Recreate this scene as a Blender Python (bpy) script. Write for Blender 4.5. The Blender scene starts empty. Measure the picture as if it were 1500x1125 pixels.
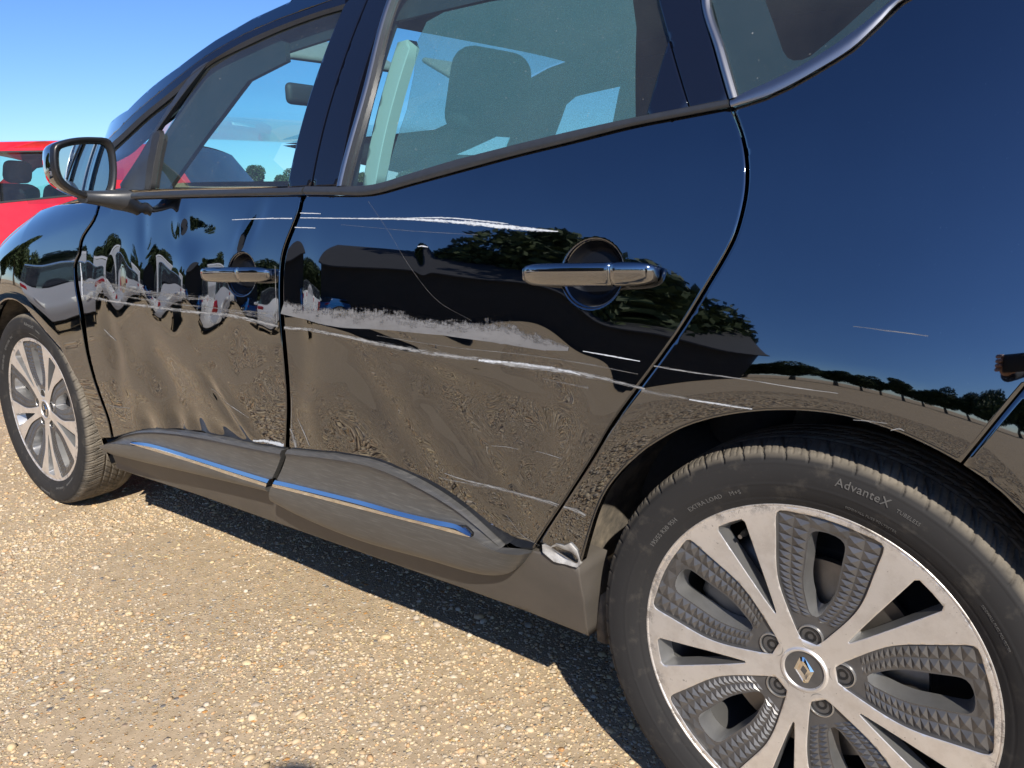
import bpy, math, random
import numpy as np
from mathutils import Vector, Matrix
from mathutils.geometry import delaunay_2d_cdt

random.seed(7); RNG = np.random.default_rng(7)
scene = bpy.context.scene
COL = scene.collection
R = math.radians

# ------------------------------------------------------------------ camera, sky, sun, exposure
CAM = np.array([3.176, -1.124, 1.085]); YAW, PITCH, ROLL, FPX = R(39.53), R(13.08), R(-1.52), 1187.9
def _cam_axes(y, p, r):
    f = np.array([-math.sin(y)*math.cos(p), math.cos(y)*math.cos(p), -math.sin(p)])
    rt = np.array([math.cos(y), math.sin(y), 0.0]); up = np.cross(rt, f)
    return math.cos(r)*rt+math.sin(r)*up, -math.sin(r)*rt+math.cos(r)*up, f
RT, UP, FW = _cam_axes(YAW, PITCH, ROLL)
cd = bpy.data.cameras.new('camera'); cam = bpy.data.objects.new('camera', cd); COL.objects.link(cam)
cd.sensor_width = 36; cd.lens = FPX/1500*36; cd.clip_start = .01; cd.clip_end = 2000
cam.matrix_world = Matrix(((RT[0], UP[0], -FW[0], CAM[0]), (RT[1], UP[1], -FW[1], CAM[1]), (RT[2], UP[2], -FW[2], CAM[2]), (0, 0, 0, 1)))
scene.camera = cam

SUN_DIR = Vector((.95, -.80, 1.0)).normalized()
w = bpy.data.worlds.new('World'); scene.world = w; w.use_nodes = True
nt = w.node_tree; sky = nt.nodes.new('ShaderNodeTexSky'); sky.sky_type = 'NISHITA'; sky.sun_disc = False
sky.sun_elevation = math.asin(SUN_DIR.z); sky.sun_rotation = math.atan2(SUN_DIR.x, SUN_DIR.y)
sky.air_density = .9; sky.dust_density = .15; sky.ozone_density = 8.; sky.altitude = 0
hs = nt.nodes.new('ShaderNodeHueSaturation'); hs.inputs['Saturation'].default_value = 1.07; hs.inputs['Hue'].default_value = .506; nt.links.new(sky.outputs[0], hs.inputs['Color'])
nt.links.new(hs.outputs[0], nt.nodes['Background'].inputs[0]); nt.nodes['Background'].inputs[1].default_value = .090
sd = bpy.data.lights.new('sun', 'SUN'); sd.energy = 4.2; sd.angle = R(.53); sd.color = (1, .93, .82)
so = bpy.data.objects.new('sun', sd); COL.objects.link(so); so.rotation_euler = SUN_DIR.to_track_quat('Z', 'Y').to_euler()
vs = scene.view_settings; vs.view_transform = 'Standard'; vs.look = 'None'; vs.exposure = .75; vs.gamma = 1; vs.use_curve_mapping = False
scene.cycles.max_bounces = 14; scene.cycles.transparent_max_bounces = 24; scene.cycles.glossy_bounces = 6

# ------------------------------------------------------------------ materials
class NT:
    def __init__(s, name):
        s.m = bpy.data.materials.new(name); s.m.use_nodes = True; s.t = s.m.node_tree
        s.b = s.t.nodes['Principled BSDF']; s.o = s.t.nodes['Material Output']
    def n(s, typ, **kw):
        nd = s.t.nodes.new('ShaderNode'+typ)
        for k, v in kw.items():
            if k in nd.inputs: nd.inputs[k].default_value = v
            else: setattr(nd, k, v)
        return nd
    def l(s, a, b): s.t.links.new(a, b)
    def coord(s, kind='Object', scale=(1, 1, 1)):
        tc = s.n('TexCoord'); mp = s.n('Mapping'); mp.inputs['Scale'].default_value = scale
        s.l(tc.outputs[kind], mp.inputs['Vector']); return mp.outputs[0]
    def noise(s, vec, scale, detail=4, rough=.55, dist=0):
        nd = s.n('TexNoise', Scale=scale, Detail=detail, Roughness=rough, Distortion=dist); s.l(vec, nd.inputs['Vector']); return nd.outputs['Fac']
    def ramp(s, fac, stops):
        nd = s.n('ValToRGB'); e = nd.color_ramp.elements
        while len(e) < len(stops): e.new(.5)
        for q, (p, c) in zip(e, stops): q.position = p; q.color = (*c, 1) if len(c) == 3 else c
        s.l(fac, nd.inputs[0]); return nd.outputs[0]
    def mix(s, fac, a, b):
        nd = s.n('Mix', data_type='RGBA')
        for v, i in ((fac, 0), (a, 6), (b, 7)):
            if hasattr(v, 'is_linked') or hasattr(v, 'links'): s.l(v, nd.inputs[i])
            elif i: nd.inputs[i].default_value = (*v, 1)
            else: nd.inputs[0].default_value = v
        return nd.outputs[2]
    def math(s, op, a, b=0., c=None, clamp=False):
        nd = s.n('Math', operation=op, use_clamp=clamp)
        for i, v in enumerate((a, b, c)):
            if v is None: continue
            if hasattr(v, 'links'): s.l(v, nd.inputs[i])
            else: nd.inputs[i].default_value = v
        return nd.outputs[0]
    def bump(s, h, strength=.3, dist=.002):
        nd = s.n('Bump', Strength=strength, Distance=dist); s.l(h, nd.inputs['Height']); s.l(nd.outputs[0], s.b.inputs['Normal']); return nd
    def set(s, **kw):
        for k, v in kw.items(): s.b.inputs[k.replace('_', ' ')].default_value = (*v, 1) if isinstance(v, tuple) else v
        return s

def simple(name, col, rough=.5, metal=0., var=.0, scale=30, bump=0., spec=.5, coat=0.):
    q = NT(name); q.set(Base_Color=col, Roughness=rough, Metallic=metal, Specular_IOR_Level=spec, Coat_Weight=coat)
    if var or bump:
        v = q.coord(); f = q.noise(v, scale)
        if var: q.l(q.mix(f, tuple(c*(1-var) for c in col), tuple(min(1, c*(1+var)) for c in col)), q.b.inputs['Base Color'])
        if bump: q.bump(q.noise(v, scale*6), bump, .001)
    return q.m

def paint(name, col, f0ior=1.75, metal=0.):
    q = NT(name); q.set(Base_Color=col, Roughness=.30 if not metal else .035, Metallic=metal, Coat_Weight=1., Coat_Roughness=.004, Coat_IOR=f0ior)
    v = q.coord()
    spots = q.noise(v, 420, 2, .5); dust = q.noise(v, 7, 5, .6)
    m = q.math('MULTIPLY', q.math('GREATER_THAN', spots, .755), .5)
    m2 = q.math('ADD', m, q.math('MULTIPLY', q.math('SUBTRACT', dust, .30, clamp=True), .12), clamp=True)
    q.l(q.mix(m2, col, (.32, .30, .27)), q.b.inputs['Base Color'])
    q.l(q.math('ADD', q.math('MULTIPLY', m, .3), .004), q.b.inputs['Coat Roughness'])
    return q.m

M = {}
M['black'] = paint('black_car_paint', (.038, .052, .078), 2.35, 1.)
M['red'] = paint('red_car_paint', (.55, .004, .012), 1.5)
M['silver'] = paint('silver_car_paint', (.45, .46, .47), 1.5)
M['white'] = paint('white_car_paint', (.78, .78, .77), 1.5)
M['blue'] = paint('blue_car_paint', (.01, .10, .32), 1.5)
M['darkcar'] = paint('dark_grey_car_paint', (.03, .032, .036), 1.5)
M['gloss'] = simple('gloss_black_pillar', (.005, .006, .012), .04, 0, 0, spec=.9)
M['trim'] = simple('satin_black_trim', (.026, .028, .032), .36, 0, .25, 60, .1)
M['rubber'] = simple('black_rubber_seal', (.018, .018, .019), .6, 0, .2, 60)
M['void'] = simple('dark_inner_shell', (.010, .010, .011), .8)
M['chrome'] = simple('bright_chrome', (.80, .80, .80), .06, 1)
M['dchrome'] = simple('dark_chrome', (.30, .31, .33), .05, 1)
M['alu_trim'] = simple('satin_metal_trim', (.36, .36, .37), .34, 1)
M['fabric'] = simple('dark_seat_fabric', (.045, .047, .052), .9, 0, .3, 90, .3)
M['lining'] = simple('grey_headliner', (.22, .22, .22), .95, 0, .15, 60)
M['cream'] = simple('pale_pillar_trim', (.46, .45, .41), .7)
M['dash'] = simple('dark_dashboard_plastic', (.03, .031, .034), .6, 0, .2, 80)
M['lamp_red'] = simple('red_lamp_lens', (.35, .004, .006), .1, 0, 0, coat=1.)
M['lamp_clear'] = simple('clear_lamp_lens', (.6, .62, .64), .08, .4, 0, coat=1.)
M['amber'] = simple('amber_lens', (.35, .10, .03), .15, 0, 0, coat=1.)
M['skin'] = simple('skin', (.52, .30, .21), .55, 0, .1, 40)
M['cloth'] = simple('dark_blue_cloth', (.02, .024, .035), .9, 0, .3, 60)
M['denim'] = simple('dark_denim', (.03, .045, .09), .9, 0, .3, 60)
M['hair'] = simple('brown_hair', (.03, .018, .01), .7)
M['bare_metal'] = simple('torn_bare_metal', (.40, .39, .375), .5, .2, .55, 90, .8)
M['wood_wall'] = simple('dark_barn_cladding', (.035, .034, .032), .85, 0, .3, 3)
M['barn_roof'] = simple('barn_roof_sheet', (.06, .06, .062), .8, 0, .2, 3)
M['bark'] = simple('tree_bark', (.10, .075, .05), .95, 0, .3, 8, .5)
M['frit'] = simple('glass_frit_border', (.030, .036, .040), .25)
M['plate'] = simple('pale_number_plate', (.70, .70, .66), .4)

M['bezel'] = simple('black_mirror_bezel', (.010, .010, .011), .35)
M['mirror'] = simple('mirror_silver', (.50, .60, .63), .012, 1)

def moulding_mat():
    q = NT('scuffed_grey_moulding'); q.set(Roughness=.36, Specular_IOR_Level=.6); v = q.coord('Object', (1, 1, 1)); v2 = q.coord('Object', (3, 3, 60))
    f = q.noise(v2, 6, 6, .65); g = q.noise(v, 14, 5); mm = q.ramp(f, [(.50, (0, 0, 0)), (.72, (1, 1, 1))])
    base = q.mix(g, (.050, .049, .047), (.082, .079, .074)); q.l(q.mix(q.math('MULTIPLY', mm, .35), base, (.22, .21, .19)), q.b.inputs['Base Color'])
    q.bump(q.noise(v, 700, 2), .06, .0008); q.l(q.math('ADD', q.math('MULTIPLY', f, .22), .26), q.b.inputs['Roughness']); return q.m
M['mould'] = moulding_mat()
def sill_mat():
    q = NT('dusty_sill_plastic'); q.set(Roughness=.5, Specular_IOR_Level=.5); v = q.coord(); 
    f = q.noise(v, 9, 6, .65); q.l(q.mix(f, (.055, .051, .046), (.115, .10, .085)), q.b.inputs['Base Color'])
    q.bump(q.noise(v, 500, 2), .12, .001); return q.m
M['sill'] = sill_mat()

def glass_mat(name, tint, f=1.5, dust=.05):
    q = NT(name); t = q.n('BsdfTransparent'); t.inputs[0].default_value = (*tint, 1); g = q.n('BsdfGlossy', Roughness=.0)
    fr = q.n('Fresnel'); ge = q.n('NewGeometry'); q.l(q.math('ADD', q.math('MULTIPLY', ge.outputs['Backfacing'], 1/f-f), f), fr.inputs['IOR']); mx = q.n('MixShader'); q.l(fr.outputs[0], mx.inputs[0]); q.l(t.outputs[0], mx.inputs[1]); q.l(g.outputs[0], mx.inputs[2])
    d = q.n('BsdfDiffuse'); d.inputs[0].default_value = (.55, .56, .55, 1); v = q.coord(); nz = q.noise(v, 5, 6, .65); sp = q.noise(v, 160, 2)
    fac = q.math('ADD', q.math('MULTIPLY', nz, dust), q.math('MULTIPLY', q.math('GREATER_THAN', sp, .74), .25), clamp=True)
    m2 = q.n('MixShader'); q.l(fac, m2.inputs[0]); q.l(mx.outputs[0], m2.inputs[1]); q.l(d.outputs[0], m2.inputs[2]); q.l(m2.outputs[0], q.o.inputs[0]); return q.m
M['glass'] = glass_mat('tinted_side_glass', (.55, .84, .88), 1.75, .05)
M['glass_far'] = glass_mat('clear_screen_glass', (.74, .92, .90), 1.18, .03)
M['privacy'] = glass_mat('dark_privacy_glass', (.16, .22, .24), 1.75, .10)

def blind_mat():
    q = NT('grey_mesh_sun_blind'); q.set(Base_Color=(.15, .19, .20), Roughness=.9); t = q.n('BsdfTransparent'); mx = q.n('MixShader')
    v = q.coord(); ck = q.n('TexNoise', Scale=650., Detail=1.); q.l(v, ck.inputs['Vector'])
    q.l(q.math('ADD', q.math('MULTIPLY', ck.outputs['Fac'], .5), .32), mx.inputs[0]); q.l(t.outputs[0], mx.inputs[1]); q.l(q.b.outputs[0], mx.inputs[2]); q.l(mx.outputs[0], q.o.inputs[0]); return q.m
M['blind'] = blind_mat()

def scuff_mat(name, col, su, sv, thr, soft=.12, metal=0., rough=.55, top=False):
    q = NT(name); q.set(Base_Color=col, Roughness=rough, Metallic=metal)
    tc = q.n('TexCoord'); mp = q.n('Mapping'); mp.inputs['Scale'].default_value = (su, sv, 1); q.l(tc.outputs['UV'], mp.inputs[0])
    oi = q.n('ObjectInfo'); q.l(oi.outputs['Random'], mp.inputs['Location']) 
    n1 = q.noise(mp.outputs[0], 1., 6, .7); mp2 = q.n('Mapping'); mp2.inputs['Scale'].default_value = (su*3.3, sv*.25, 1); q.l(tc.outputs['UV'], mp2.inputs[0]); n2 = q.noise(mp2.outputs[0], 1., 4, .65)
    sx = q.n('SeparateXYZ'); q.l(tc.outputs['UV'], sx.inputs[0])
    e = q.math('ABSOLUTE', q.math('SUBTRACT', q.math('MULTIPLY', sx.outputs[1], 2.), 1.)); e = q.math('POWER', e, 1.7)
    if top: e = q.math('POWER', q.math('SUBTRACT', 1., sx.outputs[1]), 2.)
    s = q.math('SUBTRACT', q.math('ADD', q.math('MULTIPLY', n1, .6), q.math('MULTIPLY', n2, .4)), q.math('MULTIPLY', e, .30))
    if top:
        mp3 = q.n('Mapping'); mp3.inputs['Scale'].default_value = (22, 2.2, 1); q.l(tc.outputs['UV'], mp3.inputs[0]); n3 = q.noise(mp3.outputs[0], 1., 5, .7)
        s = q.math('SUBTRACT', q.math('ADD', q.math('MULTIPLY', s, .55), q.math('MULTIPLY', n3, .45)), q.math('MULTIPLY', e, .10))
        q.l(q.mix(n3, tuple(c*.55 for c in col), tuple(c*1.3 for c in col)), q.b.inputs['Base Color'])
    mr = q.n('MapRange'); q.l(s, mr.inputs[0]); mr.inputs[1].default_value = thr; mr.inputs[2].default_value = thr+soft
    t = q.n('BsdfTransparent'); mx = q.n('MixShader'); q.l(mr.outputs[0], mx.inputs[0]); q.l(t.outputs[0], mx.inputs[1]); q.l(q.b.outputs[0], mx.inputs[2]); q.l(mx.outputs[0], q.o.inputs[0]); return q.m
M['scuff'] = scuff_mat('grey_scuff', (.165, .165, .17), 60, 5, .32, .12, top=True)
M['scuff_thin'] = scuff_mat('pale_scrape', (.28, .28, .28), 14, 13, .40, .14)
M['scuff_white'] = scuff_mat('white_scratch', (.52, .55, .59), 34, 10, .36, .12)
M['scuff_faint'] = scuff_mat('faint_scrape', (.22, .215, .21), 10, 14, .42, .2)

def alloy_mat():
    q = NT('machined_alloy'); q.set(Metallic=.76, Roughness=.32); v = q.coord(); f = q.noise(v, 22, 6, .7); g = q.noise(v, 260, 3)
    q.l(q.mix(q.ramp(f, [(.45, (0, 0, 0)), (.75, (1, 1, 1))]), (.82, .79, .76), (.66, .62, .58)), q.b.inputs['Base Color'])
    sx = q.n('SeparateXYZ'); q.l(v, sx.inputs[0]); r = q.math('SQRT', q.math('ADD', q.math('POWER', sx.outputs[0], 2.), q.math('POWER', sx.outputs[2], 2.)))
    ed = q.n('MapRange'); q.l(r, ed.inputs[0]); ed.inputs[1].default_value = .250; ed.inputs[2].default_value = .266
    kerb = q.math('MULTIPLY', ed.outputs[0], q.ramp(q.noise(v, 34, 5, .75), [(.50, (0, 0, 0)), (.62, (1, 1, 1))])); chips = q.ramp(q.noise(v, 150, 2), [(.70, (0, 0, 0)), (.76, (1, 1, 1))]); wear = q.math('MAXIMUM', kerb, q.math('MULTIPLY', chips, .6))
    src = q.b.inputs['Base Color'].links[0].from_socket; q.l(q.mix(wear, src, (.30, .27, .24)), q.b.inputs['Base Color'])
    q.l(q.math('ADD', q.math('ADD', q.math('MULTIPLY', g, .14), .30), q.math('MULTIPLY', wear, .35)), q.b.inputs['Roughness']); q.bump(q.noise(v, 900, 1), .05, .0005); return q.m
M['alloy'] = alloy_mat()
M['pocket'] = simple('grey_pocket_paint', (.125, .122, .122), .33, .55, .35, 40)
M['slot'] = simple('silver_slot_paint', (.50, .50, .50), .32, .85, .25, 30)
M['barrel'] = simple('dark_wheel_barrel', (.10, .10, .10), .5, .5, .4, 12)
M['disc'] = simple('brake_disc_steel', (.24, .22, .20), .42, .9, .4, 25)
M['nut'] = simple('black_wheel_bolt', (.02, .02, .021), .4, .3)
def tyre_mat():
    q = NT('dusty_tyre_rubber'); q.set(Roughness=.75, Specular_IOR_Level=.22); v = q.coord()
    sx = q.n('SeparateXYZ'); q.l(v, sx.inputs[0]); r = q.math('SQRT', q.math('ADD', q.math('POWER', sx.outputs[0], 2.), q.math('POWER', sx.outputs[2], 2.)))
    n1 = q.noise(v, 26, 6, .68); n2 = q.noise(v, 5, 3)
    tread = q.n('MapRange'); q.l(r, tread.inputs[0]); tread.inputs[1].default_value = .342; tread.inputs[2].default_value = .352
    a = q.math('MULTIPLY', tread.outputs[0], q.math('ADD', q.math('MULTIPLY', n1, 1.5), -.12), clamp=True)
    b = q.math('MULTIPLY', q.ramp(n1, [(.55, (0, 0, 0)), (.95, (1, 1, 1))]), .35); b2 = q.math('ADD', b, q.math('MULTIPLY', n2, .06))
    fac = q.math('MAXIMUM', a, b2)
    q.l(q.mix(fac, (.017, .017, .0185), (.215, .188, .15)), q.b.inputs['Base Color']); q.bump(q.noise(v, 420, 2), .15, .0006); return q.m
M['tyre'] = tyre_mat()
M['letter'] = simple('raised_tyre_letter', (.085, .083, .08), .7)
def liner_mat():
    q = NT('muddy_arch_liner'); q.set(Roughness=.95); v = q.coord(); f = q.noise(v, 12, 6, .7); g = q.noise(v, 45, 4)
    q.l(q.mix(q.ramp(f, [(.35, (0, 0, 0)), (.65, (1, 1, 1))]), (.055, .05, .045), q_col(q, g)), q.b.inputs['Base Color']); q.bump(g, .5, .003); return q.m
def q_col(q, g): return q.mix(g, (.10, .09, .08), (.34, .28, .20))
M['liner'] = liner_mat()

STONES = [(0, (.50, .36, .17)), (.14, (.62, .50, .28)), (.28, (.36, .23, .11)), (.40, (.62, .52, .35)), (.52, (.26, .22, .18)), (.62, (.55, .27, .08)), (.72, (.58, .48, .31)), (.82, (.16, .15, .145)), (.90, (.64, .59, .50)), (1., (.42, .33, .22))]
def ground_mat():
    q = NT('hoggin_gravel'); q.set(Roughness=.95, Specular_IOR_Level=.15); v = q.coord()
    big = q.noise(v, 1.1, 5, .6); med = q.noise(v, 6, 5, .6); fine = q.noise(v, 150, 4, .7)
    sand = q.mix(fine, (.37, .275, .18), (.57, .45, .305)); sand = q.mix(q.math('MULTIPLY', med, .5), sand, (.39, .30, .19)); clump = q.ramp(q.noise(v, 26, 4, .7), [(.38, (0, 0, 0)), (.62, (1, 1, 1))]); sand = q.mix(q.math('MULTIPLY', clump, .45), sand, (.22, .165, .10))
    dn = q.n('TexNoise', Scale=40., Detail=2.); q.l(v, dn.inputs['Vector']); va = q.n('VectorMath', operation='MULTIPLY_ADD'); va.inputs[1].default_value = (.012, .012, .012); q.l(dn.outputs['Color'], va.inputs[0]); q.l(v, va.inputs[2])
    cols = []; hs = []
    col = sand; hgt = q.math('MULTIPLY', fine, .25)
    for sc, keep in ((230, .55), (120, .40), (62, .26)):
        vo = q.n('TexVoronoi', Scale=float(sc)); q.l(va.outputs[0], vo.inputs['Vector'])
        rnd = q.n('SeparateColor'); q.l(vo.outputs['Color'], rnd.inputs[0])
        thr = q.math('MULTIPLY', q.ramp(big, [(.36, (.25,)*3), (.62, (1.15,)*3)]), keep)
        on = q.math('LESS_THAN', rnd.outputs[0], thr)
        shape = q.n('MapRange'); q.l(vo.outputs['Distance'], shape.inputs[0]); shape.inputs[1].default_value = .46; shape.inputs[2].default_value = .36
        msk = q.math('MULTIPLY', on, shape.outputs[0]); sc_col = q.ramp(rnd.outputs[1], STONES)
        col = q.mix(msk, col, sc_col)
        dome = q.math('MULTIPLY', msk, q.math('SUBTRACT', 1., q.math('MULTIPLY', vo.outputs['Distance'], 1.4)))
        hgt = q.math('MAXIMUM', hgt, dome)
    q.l(col, q.b.inputs['Base Color']); q.bump(hgt, .8, .006); return q.m
M['ground'] = ground_mat()
def pebble_mat():
    q = NT('mixed_flint_pebbles'); q.set(Roughness=.7, Specular_IOR_Level=.4); g = q.n('NewGeometry'); c = q.ramp(g.outputs['Random Per Island'], STONES)
    v = q.coord(); f = q.noise(v, 120, 4); q.l(q.mix(q.math('ADD', q.math('MULTIPLY', f, .5), .22), c, (.50, .39, .26)), q.b.inputs['Base Color']); return q.m
M['pebble'] = pebble_mat()
def leaf_mat(name, a, b):
    q = NT(name); q.set(Roughness=.75); g = q.n('NewGeometry'); q.l(q.mix(g.outputs['Random Per Island'], a, b), q.b.inputs['Base Color'])
    return q.m
M['leaf'] = leaf_mat('green_leaves', (.025, .048, .014), (.07, .10, .03))

# ------------------------------------------------------------------ helpers
def link(o, parent=None):
    COL.objects.link(o)
    if parent is not None: o.parent = parent
    return o
def empty(name, loc=(0, 0, 0), parent=None, rz=0.):
    o = bpy.data.objects.new(name, None); o.location = loc; o.rotation_euler = (0, 0, rz); o.empty_display_size = .1; return link(o, parent)
def tag(o, label=None, cat=None, group=None, kind=None):
    for k, v in (('label', label), ('category', cat), ('group', group), ('kind', kind)):
        if v: o[k] = v
    return o
def mesh(name, verts, faces, mat, parent=None, smooth=True, normals=None, uv=None):
    me = bpy.data.meshes.new(name); me.from_pydata([tuple(map(float, v)) for v in verts], [], [tuple(map(int, f)) for f in faces])
    me.materials.append(M[mat] if isinstance(mat, str) else mat)
    if uv is not None:
        ul = me.uv_layers.new(name='UVMap'); li = np.empty(len(me.loops), dtype=np.int32); me.loops.foreach_get('vertex_index', li)
        ul.data.foreach_set('uv', np.asarray(uv, dtype=np.float32)[li].ravel())
    if smooth: me.polygons.foreach_set('use_smooth', [True]*len(me.polygons))
    if normals is not None: me.normals_split_custom_set_from_vertices([tuple(n) for n in normals])
    me.update(); return link(bpy.data.objects.new(name, me), parent)
def copy_tree(o, parent=None):
    c = o.copy(); COL.objects.link(c); c.parent = parent
    for ch in o.children: copy_tree(ch, c)
    return c
def in_poly(P, poly):
    x, y = P[:, 0][:, None], P[:, 1][:, None]; a = poly[None]; b = np.roll(poly, -1, 0)[None]
    c = ((a[..., 1] > y) != (b[..., 1] > y)) & (x < (b[..., 0]-a[..., 0])*(y-a[..., 1])/(b[..., 1]-a[..., 1]+1e-15)+a[..., 0])
    return c.sum(1) % 2 == 1
def poly_dist(P, poly):
    a = poly; b = np.roll(poly, -1, 0); d = b-a; out = np.full(len(P), 9.)
    L = (d**2).sum(1)+1e-15
    for i in range(len(a)):
        t = np.clip(((P-a[i])@d[i])/L[i], 0, 1); out = np.minimum(out, np.hypot(*(P-a[i]-t[:, None]*d[i]).T))
    return out
def resample(poly, h, closed=True):
    poly = np.asarray(poly, float); out = []
    n = len(poly)
    for i in range(n if closed else n-1):
        a, b = poly[i], poly[(i+1) % n]; k = max(1, int(math.ceil(np.linalg.norm(b-a)/h)))
        for j in range(k): out.append(a+(b-a)*j/k)
    if not closed: out.append(poly[-1])
    return np.array(out)
def smooth_line(pts, n=40):
    p = np.asarray(pts, float); d = np.r_[0, np.cumsum(np.linalg.norm(np.diff(p, axis=0), axis=1))]; out = []
    m = np.zeros_like(p)
    for i in range(len(p)):
        a, b = max(0, i-1), min(len(p)-1, i+1); m[i] = (p[b]-p[a])/(d[b]-d[a])
    for s in np.linspace(0, d[-1], n):
        i = min(len(p)-2, int(np.searchsorted(d, s, side='right')-1)); i = max(i, 0); h = d[i+1]-d[i]; t = (s-d[i])/h
        out.append((2*t**3-3*t**2+1)*p[i]+(t**3-2*t**2+t)*h*m[i]+(-2*t**3+3*t**2)*p[i+1]+(t**3-t**2)*h*m[i+1])
    return np.array(out)
def area(poly): 
    x, y = poly.T; return .5*np.sum(x*np.roll(y, -1)-y*np.roll(x, -1))
def ccw(poly): return poly if area(poly) > 0 else poly[::-1]
def triangulate(loops, pts):
    """loops[0] is the outline, the others are holes; pts are free inner points -> (points, triangles)"""
    allp = [tuple(p) for l in loops for p in l]; edges = []; k = 0
    for l in loops:
        n = len(l); edges += [(k+i, k+(i+1) % n) for i in range(n)]; k += n
    allp += [tuple(p) for p in pts]
    vv, ee, ff, *_ = delaunay_2d_cdt([Vector(p) for p in allp], edges, [], 0, 1e-7, False)
    V = np.array([tuple(v) for v in vv]); F = np.array([f for f in ff])
    c = V[F].mean(1); ok = in_poly(c, loops[0])
    for l in loops[1:]: ok &= ~in_poly(c, l)
    F = F[ok]; a = V[F]; ar = (a[:, 1, 0]-a[:, 0, 0])*(a[:, 2, 1]-a[:, 0, 1])-(a[:, 1, 1]-a[:, 0, 1])*(a[:, 2, 0]-a[:, 0, 0])
    F[ar < 0] = F[ar < 0][:, ::-1]; return V, F
def fill_points(loops, h, ring=0., refine=()):
    o = loops[0]; lo, hi = o.min(0), o.max(0); ys = np.arange(lo[1], hi[1], h*.866); P = []
    for j, y in enumerate(ys): xs = np.arange(lo[0]+(h/2 if j % 2 else 0), hi[0], h); P.append(np.c_[xs, np.full(len(xs), y)])
    P = np.concatenate(P)
    for (cx, cz, rr, hh) in refine:
        P = P[np.hypot(P[:, 0]-cx, P[:, 1]-cz) > rr]
        g = np.arange(-rr, rr, hh); gx, gz = np.meshgrid(g, g); q = np.c_[gx.ravel()+cx+gz.ravel()*.03, gz.ravel()+cz]; P = np.concatenate([P, q[np.hypot(gx.ravel(), gz.ravel()) < rr]])
    ok = in_poly(P, o)
    for l in loops[1:]: ok &= ~in_poly(P, l)
    P = P[ok]; d = poly_dist(P, o)
    for l in loops[1:]: d = np.minimum(d, poly_dist(P, l))
    P = P[d > (ring*1.6 if ring else h*.45)]
    if ring:
        for k, l in enumerate(loops):
            t = np.roll(l, -1, 0)-np.roll(l, 1, 0); t /= np.linalg.norm(t, axis=1)[:, None]+1e-12; nrm = np.c_[-t[:, 1], t[:, 0]]
            if (area(l) > 0) != (k == 0): nrm = -nrm
            q = l+nrm*ring; q = q[in_poly(q, o)]; 
            for l2 in loops[1:]: q = q[~in_poly(q, l2)]
            dd = poly_dist(q, o)
            for l2 in loops[1:]: dd = np.minimum(dd, poly_dist(q, l2))
            P = np.concatenate([P, q[dd > ring*.8]])
    return P

# ------------------------------------------------------------------ car side surface: outward offset s(x, z), outside face at y = -s
YC = .88
_zt = np.arange(0., 1.8, .002)
_th = np.interp(_zt, [0, .25, .45, .6, .75, .85, .95, 1.1, 1.2, 1.3, 1.6, 1.8], [-8, -6, -4, -1, 2.5, 6.2, 10.3, 15.5, 20, 24.5, 34, 40])
_k = np.hanning(41); _k /= _k.sum(); _th = np.convolve(np.pad(_th, 20, mode='edge'), _k, 'valid')
_st = -np.cumsum(np.tan(np.radians(_th)))*.002; _st += .045-_st.max()
_fr = np.arange(.40, .90, .002); _fa = np.interp(_fr, [.40, .425, .445, .466, .505, .58, .70, .78, .9], [-6, -5, -3.5, 0, 4.2, 3.4, .8, 0, 0])
_ff = -np.cumsum(np.tan(np.radians(_fa)))*.002; _ff -= _ff[-1]
def S0(x, z):
    x = np.asarray(x, float); z = np.asarray(z, float); s = np.interp(z, _zt, _st)
    t = np.clip(.3-x, 0, None); s = s-.10*t**2-.25*np.clip(-.45-x, 0, None)**2
    t = np.clip(x-2.85, 0, None); s = s-.30*t**2
    zr = np.interp(x, [-1., -.5, -.2, .1, .4, .75, .95, 5], [.60, .755, .865, .945, 1.0, 1.06, 1.4, 1.9]); d = np.clip(z-zr, 0, .172)*(z < 1.13); s = s-(.18-np.sqrt(.18**2-d*d))
    s = s-.22*np.clip(1.1-x, 0, None)**2*np.clip((z-1.13)/.12, 0, 1)
    for cx, amp in ((.02, .8), (2.804, 1.)):
        dx, dz = x-cx, z-.361; f = np.interp(np.hypot(dx, dz), _fr, _ff); w = np.clip((np.arctan2(dz, np.abs(dx)+1e-9)+.1)/.6, 0, 1); s = s+amp*f*w*w*(3-2*w)
    return s
def ray(u, v):
    d = FW+(u-750)/FPX*RT-(v-562.5)/FPX*UP; return d/np.linalg.norm(d)
def hit(u, v, off=0., S=S0):
    """point of the car's side surface behind a point of the photograph -> (x, z)"""
    d = ray(u, v); y = -.03
    for _ in range(36):
        p = CAM+d*(y-CAM[1])/d[1]; y += .6*(-(float(S(p[0], p[2]))+off)-y)
    return np.array([p[0], p[2]])
def at_y(u, v, y): d = ray(u, v); return CAM+d*(y-CAM[1])/d[1]
def at_x(u, v, x): d = ray(u, v); return CAM+d*(x-CAM[0])/d[0]
def H(pts, off=0.): return np.array([hit(u, v, off) for u, v in pts])

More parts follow.
